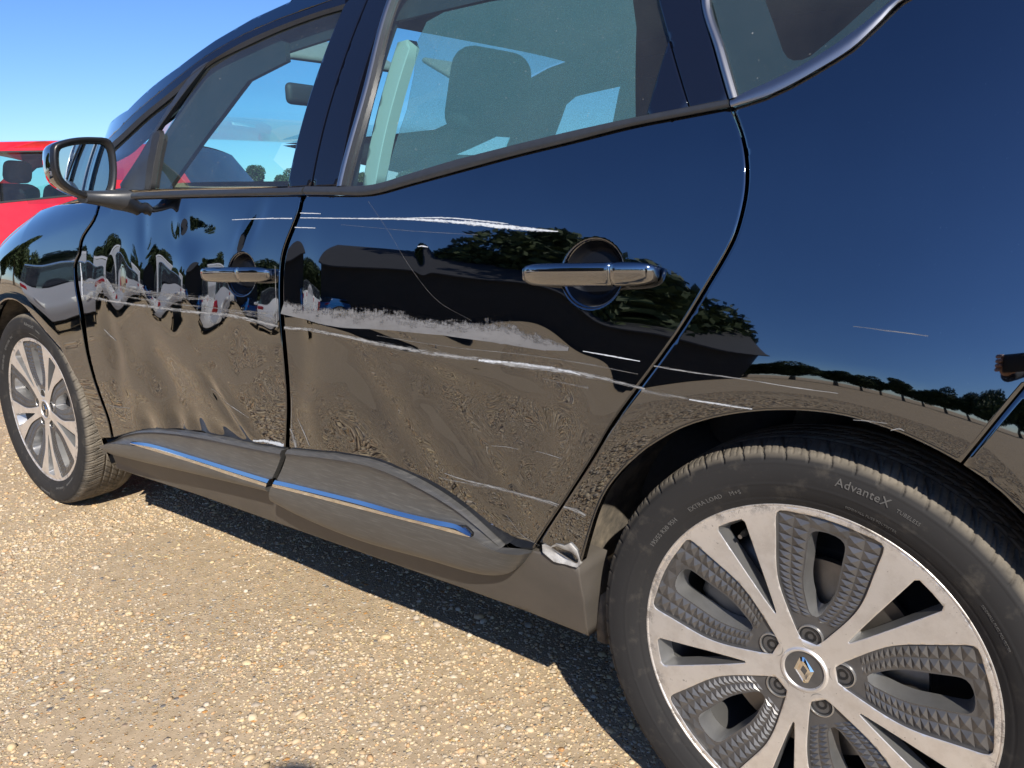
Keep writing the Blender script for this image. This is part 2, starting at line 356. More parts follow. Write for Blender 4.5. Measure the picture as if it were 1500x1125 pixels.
_dr = np.random.default_rng(11)
def G(x, z, cx, cz, sx, sz, a, rot=0.):
    c, s = math.cos(R(rot)), math.sin(R(rot)); dx, dz = x-cx, z-cz; p, q = dx*c+dz*s, -dx*s+dz*c
    return a*np.exp(-.5*((p/sx)**2+(q/sz)**2))
def cup(x, z, cx, cz, a=.060, b=.055, depth=.024):
    r2 = ((x-cx)/a)**2+((z-cz)/b)**2; t = np.clip((1.06-r2)/.66, 0, 1); return -depth*t*t*(3-2*t)
CUP_R = hit(867, 401); CUP_F = hit(354, 402)
_gR = [(*hit(u, v), sx, sz, a, rot) for u, v, sx, sz, a, rot in [
    (650, 600, .16, .10, -.009, -25), (770, 585, .085, .075, -.011, 20), (690, 545, .10, .035, .005, -15), (560, 500, .09, .02, -.0022, -12), (470, 590, .05, .05, .007, 0),
    (560, 600, .12, .03, -.006, -45), (640, 650, .10, .028, .004, -38), (720, 700, .09, .026, -.0045, -42), (620, 376, .010, .018, -.0006, 8), (440, 480, .03, .10, -.006, 0), (860, 560, .05, .09, .005, 0), (600, 520, .2, .012, .003, -8)]]
_nR = [(*hit(_dr.uniform(430, 880), _dr.uniform(530, 720)), _dr.uniform(.022, .06), _dr.uniform(.022, .05), _dr.uniform(-.0026, .0026), _dr.uniform(0, 180)) for _ in range(44)]+[(*hit(_dr.uniform(430, 900), _dr.uniform(520, 740)), _dr.uniform(.010, .024), _dr.uniform(.010, .024), _dr.uniform(-.0006, .0006), 0) for _ in range(90)]
def S_rear(x, z):
    s = S0(x, z)
    for g in _gR+_nR: s = s+G(x, z, *g)
    return s+cup(x, z, *CUP_R)
_gF = [(*hit(u, v), sx, sz, a, rot) for u, v, sx, sz, a, rot in [
    (230, 545, .14, .07, -.017, -35), (328, 595, .07, .013, -.0058, -40), (345, 606, .07, .015, .0058, -40), (160, 490, .03, .10, -.006, 10), 
    (280, 345, .10, .035, -.006, 0), (375, 325, .015, .04, -.003, -30), (352, 345, .012, .03, .002, -30), (262, 330, .02, .03, .003, 0), (210, 335, .02, .05, -.003, 10),
    (215, 622, .035, .03, -.010, 0), (255, 622, .03, .03, -.012, 0), (285, 628, .03, .025, -.010, 0), (330, 640, .05, .02, -.008, -20)]]
_nF = [(*hit(_dr.uniform(150, 410), _dr.uniform(450, 620)), _dr.uniform(.025, .07), _dr.uniform(.02, .05), _dr.uniform(-.0026, .0026), _dr.uniform(0, 180)) for _ in range(40)]+[(*hit(_dr.uniform(150, 410), _dr.uniform(450, 630)), _dr.uniform(.014, .03), _dr.uniform(.012, .026), _dr.uniform(-.0006, .0006), 0) for _ in range(80)]
_wz = float(hit(250, 415)[1])
def S_front(x, z):
    s = S0(x, z)
    for g in _gF+_nF: s = s+G(x, z, *g)
    env = np.exp(-.5*((z-_wz)/.055)**2)*np.clip((x-.6)/.15, 0, 1)*np.clip((1.62-x)/.2, 0, 1)
    s = s+.0042*np.sin((x-.62)*2*np.pi/.245)*env+.0007*np.sin((x-.5)*2*np.pi/.11)*env
    return s+cup(x, z, *CUP_F, a=.056, b=.05)

def shell(P, S, off=0., side=0, eps=.0025):
    x, z = P[:, 0], P[:, 1]; s = S(x, z)+off; sx = (S(x+eps, z)-S(x-eps, z))/(2*eps); sz = (S(x, z+eps)-S(x, z-eps))/(2*eps)
    n = np.c_[-sx, -np.ones_like(sx), -sz]; n /= np.linalg.norm(n, axis=1)[:, None]; v = np.c_[x, -s, z]
    if side: v[:, 1] = 2*YC-v[:, 1]; n[:, 1] *= -1
    return v, n
def panel(name, outline, mat, parent, h=.012, off=0., side=0, S=S0, skirt=.014, holes=(), ring=.004, refine=(), smoothing=False):
    """sheet-metal panel: a triangulated piece of the side surface with rolled edges and a return flange"""
    loops = [resample(ccw(np.asarray(outline, float)), h)]+[resample(ccw(np.asarray(l, float)), h) for l in holes]
    V2, F = triangulate(loops, fill_points(loops, h, ring, refine)); V, N = shell(V2, S, off, side)
    verts = [V]; norms = [N]; faces = [F if not side else F[:, ::-1]]; k = len(V); nb = 0
    for li, l in enumerate(loops):
        b = slice(nb, nb+len(l)); nb += len(l); n = len(l)
        t = np.roll(l, -1, 0)-np.roll(l, 1, 0); t /= np.linalg.norm(t, axis=1)[:, None]+1e-12; o2 = np.c_[t[:, 1], -t[:, 0]]*(1 if li == 0 else -1)
        out = np.c_[o2[:, 0], np.zeros(n), o2[:, 1]]; inw = np.array([0, 1. if not side else -1., 0])
        lv, ln = shell(l, S, off, side)
        # rolled edge: the rim vertices drop a little and lean outward
        if ring:
            V[b] += inw*.0012; N[b] = ln*.75+out*.66; N[b] /= np.linalg.norm(N[b], axis=1)[:, None]
        top = V[b].copy(); bot = top+inw*skirt; verts += [top, bot]; norms += [out, out]
        i = np.arange(n); j = (i+1) % n; q = np.c_[k+i, k+n+i, k+n+j, k+j]
        flip = bool(side) != (li > 0)
        q = q if not flip else q[:, ::-1]; faces.append(q); k += 2*n
    fl = [tuple(f) for arr in faces for f in arr]
    return mesh(name, np.concatenate(verts), fl, mat, parent, True, np.concatenate(norms))
def ruled(name, A, offA, B, offB, mat, parent, n=60, m=8, prof=None, S=S0, side=0, ret=.02):
    """moulding ruled between two lines (x, z) of the side surface, with its own section"""
    A = smooth_line(A, n); B = smooth_line(B, n); verts = []
    for i in range(n):
        for j in range(m+1):
            t = j/m; p = A[i]*(1-t)+B[i]*t; o = offA*(1-t)+offB*t+(prof(t, i/(n-1)) if prof else 0); verts.append((p[0], -(float(S(p[0], p[1]))+o), p[1]))
    verts = np.array(verts); W = m+1
    first = verts[0::W]+np.array([0, ret, 0]); last = verts[m::W]+np.array([0, ret, 0]); nv = len(verts)
    verts = np.concatenate([verts, first, last]); f = []
    for i in range(n-1):
        for j in range(m): f.append((i*W+j, i*W+j+1, (i+1)*W+j+1, (i+1)*W+j))
        f.append((nv+i, i*W, (i+1)*W, nv+i+1)); f.append((i*W+m, nv+n+i, nv+n+i+1, (i+1)*W+m))
    for i in (0, n-1):
        c = [i*W+j for j in range(W)]+[nv+n+i, nv+i]; f.append(tuple(c if i == 0 else c[::-1]))
    if side: verts[:, 1] = 2*YC-verts[:, 1]; f = [q[::-1] for q in f]
    o = mesh(name, verts, f, mat, parent); me = o.data; me.set_sharp_from_angle(angle=R(40)); return o
def loft(name, rings, mat, parent, closed=True, cap=True, smooth=True, sharp=None):
    n = len(rings[0]); V = [p for r in rings for p in r]; f = []
    for i in range(len(rings)-1):
        for j in range(n if closed else n-1): f.append((i*n+j, i*n+(j+1) % n, (i+1)*n+(j+1) % n, (i+1)*n+j))
    if cap and closed:
        if cap is True: f.append(tuple(range(n))[::-1])
        f.append(tuple(range((len(rings)-1)*n, len(rings)*n)))
    o = mesh(name, V, f, mat, parent, smooth)
    if sharp: o.data.set_sharp_from_angle(angle=R(sharp))
    return o
def lathe(name, prof, mat, parent, n=96, axis_out=True):
    """profile of (radius, outward offset): axis along local -y"""
    V = []; f = []; m = len(prof)
    for i in range(n):
        a = 2*math.pi*i/n
        for r, o in prof: V.append((r*math.cos(a), -o, r*math.sin(a)))
    for i in range(n):
        for j in range(m-1): a, b = i*m, ((i+1) % n)*m; f.append((a+j, b+j, b+j+1, a+j+1))
    o = mesh(name, V, f, mat, parent); o.data.set_sharp_from_angle(angle=R(35)); return o
def rbox(name, c, size, mat, parent=None, r=.03, seg=3, rot=None, taper=1.):
    import bmesh
    bm = bmesh.new(); bmesh.ops.create_cube(bm, size=1.)
    for v in bm.verts:
        t = taper if v.co.z > 0 else 1.; v.co = Vector((v.co.x*size[0]*t, v.co.y*size[1]*t, v.co.z*size[2]))
    if r: bmesh.ops.bevel(bm, geom=bm.edges[:], offset=r, segments=seg, profile=.5, affect='EDGES')
    me = bpy.data.meshes.new(name); bm.to_mesh(me); bm.free(); me.materials.append(M[mat]); me.polygons.foreach_set('use_smooth', [True]*len(me.polygons)); me.set_sharp_from_angle(angle=R(50))
    o = bpy.data.objects.new(name, me); o.location = c
    if rot: o.rotation_euler = rot
    return link(o, parent)

# ------------------------------------------------------------------ ground
def ground():
    n = 64; rr = [0, 2, 4, 8, 16, 40, 100, 300, 900]; V = [(1.5, 0, 0)]; f = []
    for r in rr[1:]:
        for i in range(n): a = 2*math.pi*i/n; V.append((1.5+r*math.cos(a), r*math.sin(a), 0))
    for i in range(n): f.append((0, 1+i, 1+(i+1) % n))
    for k in range(len(rr)-2):
        for i in range(n): a, b = 1+k*n, 1+(k+1)*n; f.append((a+i, b+i, b+(i+1) % n, a+(i+1) % n))
    o = mesh('ground', V, f, 'ground'); tag(o, 'sandy gravel yard under and around the cars', None, None, 'structure')
ground()
def pebbles():
    t = (1+5**.5)/2
    B = np.array([(-1, t, 0), (1, t, 0), (-1, -t, 0), (1, -t, 0), (0, -1, t), (0, 1, t), (0, -1, -t), (0, 1, -t), (t, 0, -1), (t, 0, 1), (-t, 0, -1), (-t, 0, 1)])/math.hypot(1, t)
    F = np.array([(0, 11, 5), (0, 5, 1), (0, 1, 7), (0, 7, 10), (0, 10, 11), (1, 5, 9), (5, 11, 4), (11, 10, 2), (10, 7, 6), (7, 1, 8), (3, 9, 4), (3, 4, 2), (3, 2, 6), (3, 6, 8), (3, 8, 9), (4, 9, 5), (2, 4, 11), (6, 2, 10), (8, 6, 7), (9, 8, 1)])
    # bare sandy patches
    pc = np.c_[RNG.uniform(-3, 4, 70), RNG.uniform(-4, 2.2, 70)]; pr = RNG.uniform(.08, .34, 70)
    def region(n, x0, x1, y0, y1, med):
        p = np.c_[RNG.uniform(x0, x1, n), RNG.uniform(y0, y1, n)]; keep = np.ones(n)
        for c, r in zip(pc, pr): d = np.hypot((p[:, 0]-c[0]), (p[:, 1]-c[1])*1.6)/r; keep = np.minimum(keep, np.clip((d-.6)/.9, .10, 1))
        p = p[RNG.uniform(size=n) < keep]; return p, med*np.exp(RNG.normal(0, .45, len(p)))
    parts = [region(44000, .2, 3.1, -.8, .55, .0030), region(9000, .2, 3.1, .5, 1.7, .0042), region(26000, -2.6, .6, -1.2, 1.6, .0036), region(40000, -1.6, 3.4, -2.5, -.7, .0058), region(34000, -5., 3.4, -5., -2.4, .0085), region(900, -1., 3., -.8, .6, .0062)]
    P = np.concatenate([p for p, _ in parts]); r = np.minimum(np.concatenate([s for _, s in parts]), .0125); n = len(P); far = (P[:, 1] < -.8)*.45
    sc = np.c_[r*RNG.uniform(.85, 1.45, n), r*RNG.uniform(.7, 1.1, n), r*RNG.uniform(.4, .75, n)]
    a = RNG.uniform(0, 6.283, n); tx = RNG.normal(0, .22, n)
    V = B[None]*sc[:, None, :]*RNG.uniform(.80, 1.14, (n, 12, 1))
    y, z = V[..., 1]*np.cos(tx)[:, None]-V[..., 2]*np.sin(tx)[:, None], V[..., 1]*np.sin(tx)[:, None]+V[..., 2]*np.cos(tx)[:, None]
    x = V[..., 0]; X = x*np.cos(a)[:, None]-y*np.sin(a)[:, None]+P[:, :1]; Y = x*np.sin(a)[:, None]+y*np.cos(a)[:, None]+P[:, 1:2]; Z = z+(sc[:, 2]*(RNG.uniform(-.55, .45, n)+far))[:, None]
    V = np.stack([X, Y, Z], -1).reshape(-1, 3).astype(np.float32); FF = (F[None]+12*np.arange(n)[:, None, None]).reshape(-1, 3).astype(np.int32)
    me = bpy.data.meshes.new('gravel'); me.vertices.add(len(V)); me.vertices.foreach_set('co', V.ravel()); me.loops.add(FF.size); me.loops.foreach_set('vertex_index', FF.ravel())
    me.polygons.add(len(FF)); me.polygons.foreach_set('loop_start', np.arange(0, FF.size, 3, dtype=np.int32)); me.polygons.foreach_set('use_smooth', np.ones(len(FF), bool)); me.update(calc_edges=True)
    me.materials.append(M['pebble']); tag(link(bpy.data.objects.new('gravel', me)), 'loose tan and brown gravel lying on the sandy yard', None, None, 'stuff')
pebbles()

# ------------------------------------------------------------------ trees, barn
def leaf_mesh(name, n, rx, rz, zc, size, seed):
    g = np.random.default_rng(seed); k = 26
    cl = g.normal(size=(k, 3)); cl /= np.linalg.norm(cl, axis=1)[:, None]; cl *= g.uniform(.25, .85, (k, 1)); cl *= [rx, rx, rz]; cr = g.uniform(.22, .45, k)*rx
    i = g.integers(0, k, n); d = g.normal(size=(n, 3)); d /= np.linalg.norm(d, axis=1)[:, None]; c = cl[i]+d*(cr[i]*g.uniform(.55, 1.05, n))[:, None]+[0, 0, zc]
    u = g.normal(size=(n, 3)); u /= np.linalg.norm(u, axis=1)[:, None]; v = np.cross(u, g.normal(size=(n, 3))); v /= np.linalg.norm(v, axis=1)[:, None]; s = size*g.uniform(.6, 1.5, (n, 1))
    V = np.stack([c-u*s, c+v*s*.6, c+u*s, c-v*s*.6], 1).reshape(-1, 3)
    me = bpy.data.meshes.new(name); me.from_pydata(V.tolist(), [], np.arange(4*n).reshape(-1, 4).tolist()); me.materials.append(M['leaf']); return me
def trunk_mesh(h, seed):
    g = random.Random(seed); V = []; f = []
    def limb(a, b, ra, rb):
        k = len(V); d = (Vector(b)-Vector(a)).normalized(); u = d.orthogonal().normalized(); v = d.cross(u)
        for p, r in ((a, ra), (b, rb)):
            for j in range(8): t = 2*math.pi*j/8; V.append(Vector(p)+(u*math.cos(t)+v*math.sin(t))*r)
        for j in range(8): f.append((k+j, k+(j+1) % 8, k+8+(j+1) % 8, k+8+j))
    limb((0, 0, 0), (0, 0, h), .28, .16)
    for j in range(6):
        t = j*1.05+g.random(); limb((0, 0, h*(.6+.06*j)), (math.cos(t)*1.8, math.sin(t)*1.8, h+1.2+g.random()), .10, .03)
    me = bpy.data.meshes.new('trunk'); me.from_pydata(V, [], f); me.materials.append(M['bark']); return me
TREES = [(leaf_mesh('crown', 18000, 3.2, 3.0, 4.6, .17, 1), trunk_mesh(3.0, 1)), (leaf_mesh('crown', 18000, 2.6, 3.6, 4.8, .16, 2), trunk_mesh(3.2, 2)), (leaf_mesh('crown', 18000, 3.8, 2.5, 3.9, .17, 3), trunk_mesh(2.4, 3))]
def tree(x, y, k, s, label, group):
    t = tag(empty('tree', (x, y, 0), None, x*1.7+y), label, 'tree', group); t.scale = (s, s, s)
    link(bpy.data.objects.new('crown', TREES[k][0]), t); link(bpy.data.objects.new('trunk', TREES[k][1]), t)
# far trees seen through the windscreen of the black car
for i, (dy, sc_) in enumerate([(46., .62), (49., .5), (51.5, .66), (54., .56), (56.5, .62), (58.5, .52), (60.5, .58)]):
    d = 90+6*math.sin(i*2.1); tree(CAM[0]-d*math.sin(R(dy)), CAM[1]+d*math.cos(R(dy)), i % 3, sc_, 'small distant green tree in the line seen through the front side window', 'far trees seen through the windscreen')
# trees behind the camera that the doors mirror
for i, (az, d, s) in enumerate([(-171, 44, .9), (-166, 40, 1.), (-161, 46, .8), (-156, 41, .9), (-151, 45, .95), (-147, 40, .9), (-142, 44, 1.), (-137, 40, 1.2), (-133, 31, 1.15), (-129, 28, 1.2), (-125.5, 30, 1.35), (-122, 28, 1.4), (-118.5, 30, 1.3), (-114.5, 34, .66), (-111.5, 36, .55), (-108, 35, .62), (-105, 36, .52), (-101.5, 35, .6), (-98.5, 36, .55), (-95, 35, .62), (-92, 36, .56), (-88.5, 36, .66), (-85, 37, .6), (-81.5, 36, .75), (-77, 38, .7), (-72, 40, .9)]):
    lb, gp = (('tree rising behind the parked vehicles mirrored in the front door', 'trees mirrored in the front door') if az < -134 else ('tall dark tree mirrored behind the handle of the rear door', 'trees mirrored behind the rear handle') if az < -116 else ('low dark tree of the row mirrored above the rear wheel arch', 'trees mirrored above the rear wheel'))
    tree(1.8+d*math.cos(R(az)), d*math.sin(R(az)), i % 3, s, lb, gp)
def barn():
    t = tag(empty('barn', (-14.7, -21.3, 0), None, R(-38)), 'dark gabled barn mirrored in the rear door of the black car', 'barn'); L, W, h, p = 13.5, 9., 4.3, 6.6
    V = [(-L/2, -W/2, 0), (L/2, -W/2, 0), (L/2, W/2, 0), (-L/2, W/2, 0), (-L/2, -W/2, h), (L/2, -W/2, h), (L/2, W/2, h), (-L/2, W/2, h), (-L/2, 0, p), (L/2, 0, p)]
    mesh('wall', V, [(0, 1, 5, 4), (1, 2, 6, 9, 5), (2, 3, 7, 6), (3, 0, 4, 8, 7)], 'wood_wall', t, False)
    e = .35; q = h-.16; V = [(-L/2-e, -W/2-e, q), (L/2+e, -W/2-e, q), (L/2+e, 0, p+.02), (-L/2-e, 0, p+.02), (L/2+e, W/2+e, q), (-L/2-e, W/2+e, q)]; V += [(x, y, z+.1) for x, y, z in V]
    mesh('roof', V, [(0, 3, 2, 1), (3, 5, 4, 2), (6, 7, 8, 9), (9, 8, 10, 11), (0, 1, 7, 6), (4, 5, 11, 10), (1, 2, 8, 7), (2, 4, 10, 8), (3, 0, 6, 9), (5, 3, 9, 11)], 'barn_roof', t, False)
    rbox('door', (L/2+.02, 0, 1.4), (.08, 3., 2.8), 'dash', t, .02, 1)
barn()

# ------------------------------------------------------------------ other parked cars (built as simple but complete cars)
def parked_car(name, loc, rz, body, label, cat, kind='hatch', group=None, seats=True):
    t = tag(empty(name, (*loc, 0), None, rz), label, cat, group)
    if kind == 'hatch':    # front at -x; list of (x, z) over the top, with glass ranges
        W = 1.74; top = [(-1.98, .32), (-2.03, .55), (-1.96, .78), (-1.72, .93), (-1.0, 1.05), (-.86, 1.08), (-.22, 1.50), (.3, 1.56), (1.1, 1.555), (1.66, 1.50), (1.93, 1.10), (1.98, .95), (2.03, .62), (1.98, .32)]; gl = (5, 9); belt = 1.13
        wins = [[(-.62, 1.12), (-.12, 1.44), (.30, 1.49), (.36, 1.13)], [(.46, 1.13), (.42, 1.49), (1.0, 1.485), (1.22, 1.36), (1.16, 1.18)]]; wx = (-1.25, 1.27); wr = .33
    elif kind == 'estate':
        W = 1.82; top = [(-2.2, .30), (-2.28, .55), (-2.2, .72), (-1.9, .84), (-1.0, .97), (-.86, 1.0), (-.1, 1.42), (.5, 1.48), (1.6, 1.46), (2.05, 1.40), (2.28, 1.0), (2.32, .85), (2.38, .55), (2.3, .30)]; gl = (5, 9); belt = 1.0
        wins = [[(-.62, 1.02), (-.02, 1.35), (.36, 1.40), (.40, 1.02)], [(.48, 1.02), (.45, 1.40), (1.18, 1.40), (1.24, 1.02)], [(1.32, 1.02), (1.28, 1.39), (1.86, 1.34), (1.95, 1.06)]]; wx = (-1.38, 1.40); wr = .32
    else:
        W = 1.95; top = [(-2.4, .35), (-2.46, .7), (-2.34, 1.0), (-1.9, 1.15), (-1.75, 1.2), (-1.25, 1.85), (-.9, 1.95), (.8, 2.0), (2.3, 2.0), (2.44, 1.90), (2.46, 1.2), (2.48, 1.0), (2.5, .6), (2.44, .35)]; gl = (4, 9); belt = 1.15
        wins = [[(-1.52, 1.18), (-1.05, 1.74), (-.4, 1.76), (-.4, 1.18)]]; wx = (-1.65, 1.55); wr = .34
    def sd(x, z):
        s = np.interp(z, [.2, .45, .75, belt, 1.3, 1.6, 2.05], [-.05, .0, .01, -.03, -.095, -.20, -.28] if kind != 'van' else [-.04, 0, .01, 0, -.02, -.06, -.12]); return s-.05*np.clip(np.abs(x)-1.5, 0, None)**2*2
    tp = np.array(top); bot = []
    for cx in wx[::-1]:
        for a in np.linspace(-10, 190, 15): bot.append((cx+(wr+.05)*math.cos(R(a)), max(.26, wr+(wr+.05)*math.sin(R(a)))))
    out = np.concatenate([tp, np.array(bot)]); win2 = [np.array(q) for q in wins]
    for side in (0, 1):
        V2, F = triangulate([resample(ccw(out), .12)]+[ccw(q) for q in win2], fill_points([resample(ccw(out), .12)]+[resample(ccw(q), .1) for q in win2], .12))
        y = -(W/2+sd(V2[:, 0], V2[:, 1])); V = np.c_[V2[:, 0], y if not side else -y, V2[:, 1]]; mesh('side_panel', V, F if not side else F[:, ::-1], body, t)
        for q in win2:
            q = ccw(q); c = q.mean(0); q = c+(q-c)*1.03; V = np.c_[q[:, 0], -(W/2+sd(q[:, 0], q[:, 1])-.015), q[:, 1]]
            if side: V[:, 1] *= -1
            mesh('window', V, [tuple(range(len(q)))], 'glass', t, False)
            qo, qi = c+(q-c)*1.0, c+(q-c)*.93; n = len(q); Vv = [(a[0], -(W/2+sd(a[0], a[1])+.004), a[1]) for a in np.concatenate([qo, qi])]
            if side: Vv = [(a, -b, cc) for a, b, cc in Vv]
            mesh('window_seal', Vv, [(i, (i+1) % n, n+(i+1) % n, n+i) for i in range(n)], 'rubber', t, False)
        for cx in wx:
            wl = empty('wheel', (cx, -(W/2-.02) if not side else (W/2-.02), wr), t, 0 if not side else math.pi)
            lathe('tyre', [(.20, -.0), (.215, .004), (wr-.03, .008), (wr-.005, -.01), (wr, -.04), (wr, -.16), (wr-.02, -.19), (.2, -.2)], 'tyre', wl, 36)
            rim = lathe('rim', [(.0, .0), (.05, .0), (.06, -.012), (.17, -.02), (.19, -.004), (.207, .0)], 'slot', wl, 20)
    def wrap(nm, i0, i1, mat, crown=.05):
        line = resample(tp[i0:i1+1], .15, False); V = []; m = 12
        for x, z in line:
            hw = W/2+float(sd(x, z)); 
            for j in range(m+1): u = -1+2*j/m; V.append((x, u*hw, z+crown*(1-u*u) if nm != 'bumper' else z))
        f = [(i*(m+1)+j, (i+1)*(m+1)+j, (i+1)*(m+1)+j+1, i*(m+1)+j+1) for i in range(len(line)-1) for j in range(m)]
        return mesh(nm, V, f, mat, t)
    a, b = gl; wrap('front_bumper', 0, 3, body, .0); wrap('bonnet', 3, a, body, .03)
    wrap('windscreen', a, a+1, 'glass_far', .04); wrap('roof', a+1, b, body, .04)
    if kind == 'van': wrap('rear_door', b, b+2, body, 0.)
    else: wrap('rear_window', b, b+1, 'privacy', .03)
    wrap('tailgate', b+1, len(top)-1, body, .0)
    rbox('underbody', (0, 0, .33), (top[-1][0]*1.9, W*.80, .16), 'void', t, .03, 1)
    for s in (-1, 1):
        x0, z0 = top[2]; rbox('headlight', (x0+.16, s*(W/2-.22), z0-.02), (.34, .36, .15), 'lamp_clear', t, .05)
        x1, z1 = tp[-3] if kind != 'van' else (2.46, 1.15); rbox('tail_light', (x1-.06, s*(W/2-.20), z1-.02), (.16, .34, .17) if kind != 'van' else (.1, .14, .5), 'lamp_red', t, .04)
        rbox('door_mirror', (top[4][0]+.35, s*(W/2+.10), belt+.03), (.10, .20, .13), body, t, .04)
    rbox('number_plate', (tp[-2][0]+.012, 0, tp[-2][1]+.08), (.02, .52, .11), 'plate', t, .004, 1)
    if seats and kind != 'van':
        rbox('floor', (0, 0, .52), (3.0, W*.84, .1), 'void', t, .02, 1); rbox('dashboard', (-.75, 0, .92), (.45, W*.82, .3), 'dash', t, .08)
        for sx in (-.05, .85):
            for s in (-.36, .36):
                st = rbox('seat', (sx, s, .66), (.5, .5, .22), 'fabric', t, .07)
                bk = rbox('backrest', (sx+.30, s, 1.00), (.16, .48, .56), 'fabric', t, .06, 3, (0, R(16), 0)); rbox('headrest', (sx+.40, s, 1.36), (.11, .27, .17), 'fabric', t, .05, 3, (0, R(12), 0))
        swl = empty('steering_wheel', (-.38, .36, .98), t); ring = []
        lathe_ring('rim', .18, .015, 'dash', swl, (0, R(65), 0))
    return t
def lathe_ring(name, Rm, r, mat, parent, rot=(0, 0, 0), n=40, m=8):
    V = []; f = []
    for i in range(n):
        a = 2*math.pi*i/n
        for j in range(m): b = 2*math.pi*j/m; V.append(((Rm+r*math.cos(b))*math.cos(a), (Rm+r*math.cos(b))*math.sin(a), r*math.sin(b)))
    for i in range(n):
        for j in range(m): f.append((i*m+j, ((i+1) % n)*m+j, ((i+1) % n)*m+(j+1) % m, i*m+(j+1) % m))
    o = mesh(name, V, f, mat, parent); o.rotation_euler = rot; return o

red_rz = math.atan2(RT[1], RT[0])
_e = np.array([CAM[0]-.895*6.1, CAM[1]+.527*6.1]); _ax = np.array([math.cos(red_rz), math.sin(red_rz)]); _nx = np.array([-_ax[1], _ax[0]])
_c = _e-_ax*1.95+_nx*.87
red = parked_car('red_car', tuple(_c), red_rz, 'red', 'bright red hatchback parked beyond the bonnet of the black car', 'car')
for sd_ in (-1, 1):
    for hx in (.22, 1.16): rbox('door_handle', (hx, sd_*.885, 1.02), (.17, .03, .028), 'red', red, .012, 2)
    for gx in (.41, 1.30): rbox('door_gap', (gx, sd_*.8735, .80), (.008, .012, .60), 'void', red, 0)
ant = mesh('aerial', [(1.25, 0, 1.56), (1.262, .006, 1.56), (1.262, -.006, 1.56), (1.45, 0, 1.86)], [(0, 1, 3), (1, 2, 3), (2, 0, 3)], 'rubber', red, False)
parked_car('silver_estate', (-8.4, -3.8), R(24), 'silver', 'silver estate car with red rear lamps mirrored in the front wing of the black car', 'car', 'estate')
parked_car('white_van', (-11.0, -5.9), R(27), 'white', 'white panel van mirrored at the leading edge of the dented front door', 'van', 'van')
parked_car('white_hatchback', (-11.6, -8.4), R(35), 'white', 'white hatchback mirrored in the middle of the dented front door', 'car')
parked_car('dark_estate', (-16.0, -10.6), R(65), 'darkcar', 'dark grey estate car mirrored between the white vehicles', 'car', 'estate')
parked_car('blue_hatchback', (-16.5, -15.2), R(75), 'blue', 'blue hatchback mirrored at the front edge of the rear door', 'car')
parked_car('white_box_van', (16.0, -1.6), R(3), 'white', 'white van parked far behind the black car, seen in its door mirror', 'van', 'van')

# ------------------------------------------------------------------ the damaged black car
car = tag(empty('black_car'), 'glossy black family car with scraped and dented doors and large alloy wheels', 'car')

# outlines traced on the side surface; u, v are points of the photograph turned into (x, z) on the curved side
GAP_FD_LEAD = [(147, 296), (139, 321), (121, 350), (116, 377), (111, 384), (112, 417), (117, 447), (127, 510), (137, 550), (147, 580), (160, 617), (165, 641)]
GAP_B = [(444, 286), (438, 313), (420, 360), (414.5, 383), (412.5, 407), (412.5, 450), (414.5, 483), (419, 533), (422, 570), (423, 600), (421, 655)]
GAP_RD = [(1070, 158), (1077, 172), (1088, 204), (1093.5, 239), (1093, 276), (1087, 310), (1076, 347), (1061, 377), (1039, 414), (998, 481), (960, 535), (934, 570), (898, 620), (866, 674), (832, 727), (799, 777), (781, 805)]
BELT_F = [(150, 292), (194, 291), (300, 288), (444, 286)]
BELT_R = [(449, 286), (545, 285), (602, 270), (667, 252), (753, 228.5), (840, 207), (927, 185), (1009, 169), (1070, 158)]
MOULD_F_TOP = [(167, 645), (187, 635), (213, 630), (250, 630), (300, 636), (367, 649), (417, 658)]
MOULD_R_TOP = [(427, 657.5), (440, 658.7), (493, 664), (547, 673.6), (589, 689.6), (621, 706.7), (653, 726), (685, 749), (736.5, 795)]
_sm = lambda l, n=40: [tuple(p) for p in smooth_line(l, n)]
GAP_FD_LEAD, GAP_B, GAP_RD, BELT_R = _sm(GAP_FD_LEAD), _sm(GAP_B), _sm(GAP_RD, 60), _sm(BELT_R)
hg = lambda l, off=0.: H(l, off)
gap = lambda l, du: [(u+du, v) for u, v in l]

wing_xz = np.concatenate([hg([(u-2.2, v) for u, v in GAP_FD_LEAD]), hg([(148, 641)])])
arch_f = hg([(164, 683), (145, 637), (120, 568), (88, 509), (66.7, 472)])
a0 = [(.02+.415*math.cos(R(a)), .361+.415*math.sin(R(a))) for a in np.linspace(72, 195, 22)]
wing_out = [tuple(p) for p in wing_xz[::-1]]  # bottom -> top
wing_out = [tuple(hit(148, 641))]+[tuple(p) for p in hg([(u-2.2, v) for u, v in GAP_FD_LEAD])[::-1]]
top_edge = [(.25, 1.092), (.05, 1.076), (-.2, 1.028), (-.35, .972), (-.5, .918), (-.66, .855), (-.82, .775)]
wing_out += top_edge+[(-.86, .6), (-.82, .28), (-.44, .26)]+a0[::-1]+[tuple(p) for p in arch_f[::-1]][1:]+[tuple(hit(150, 648))]
wing = panel('front_wing', wing_out, 'black', car, .014, ring=.005)

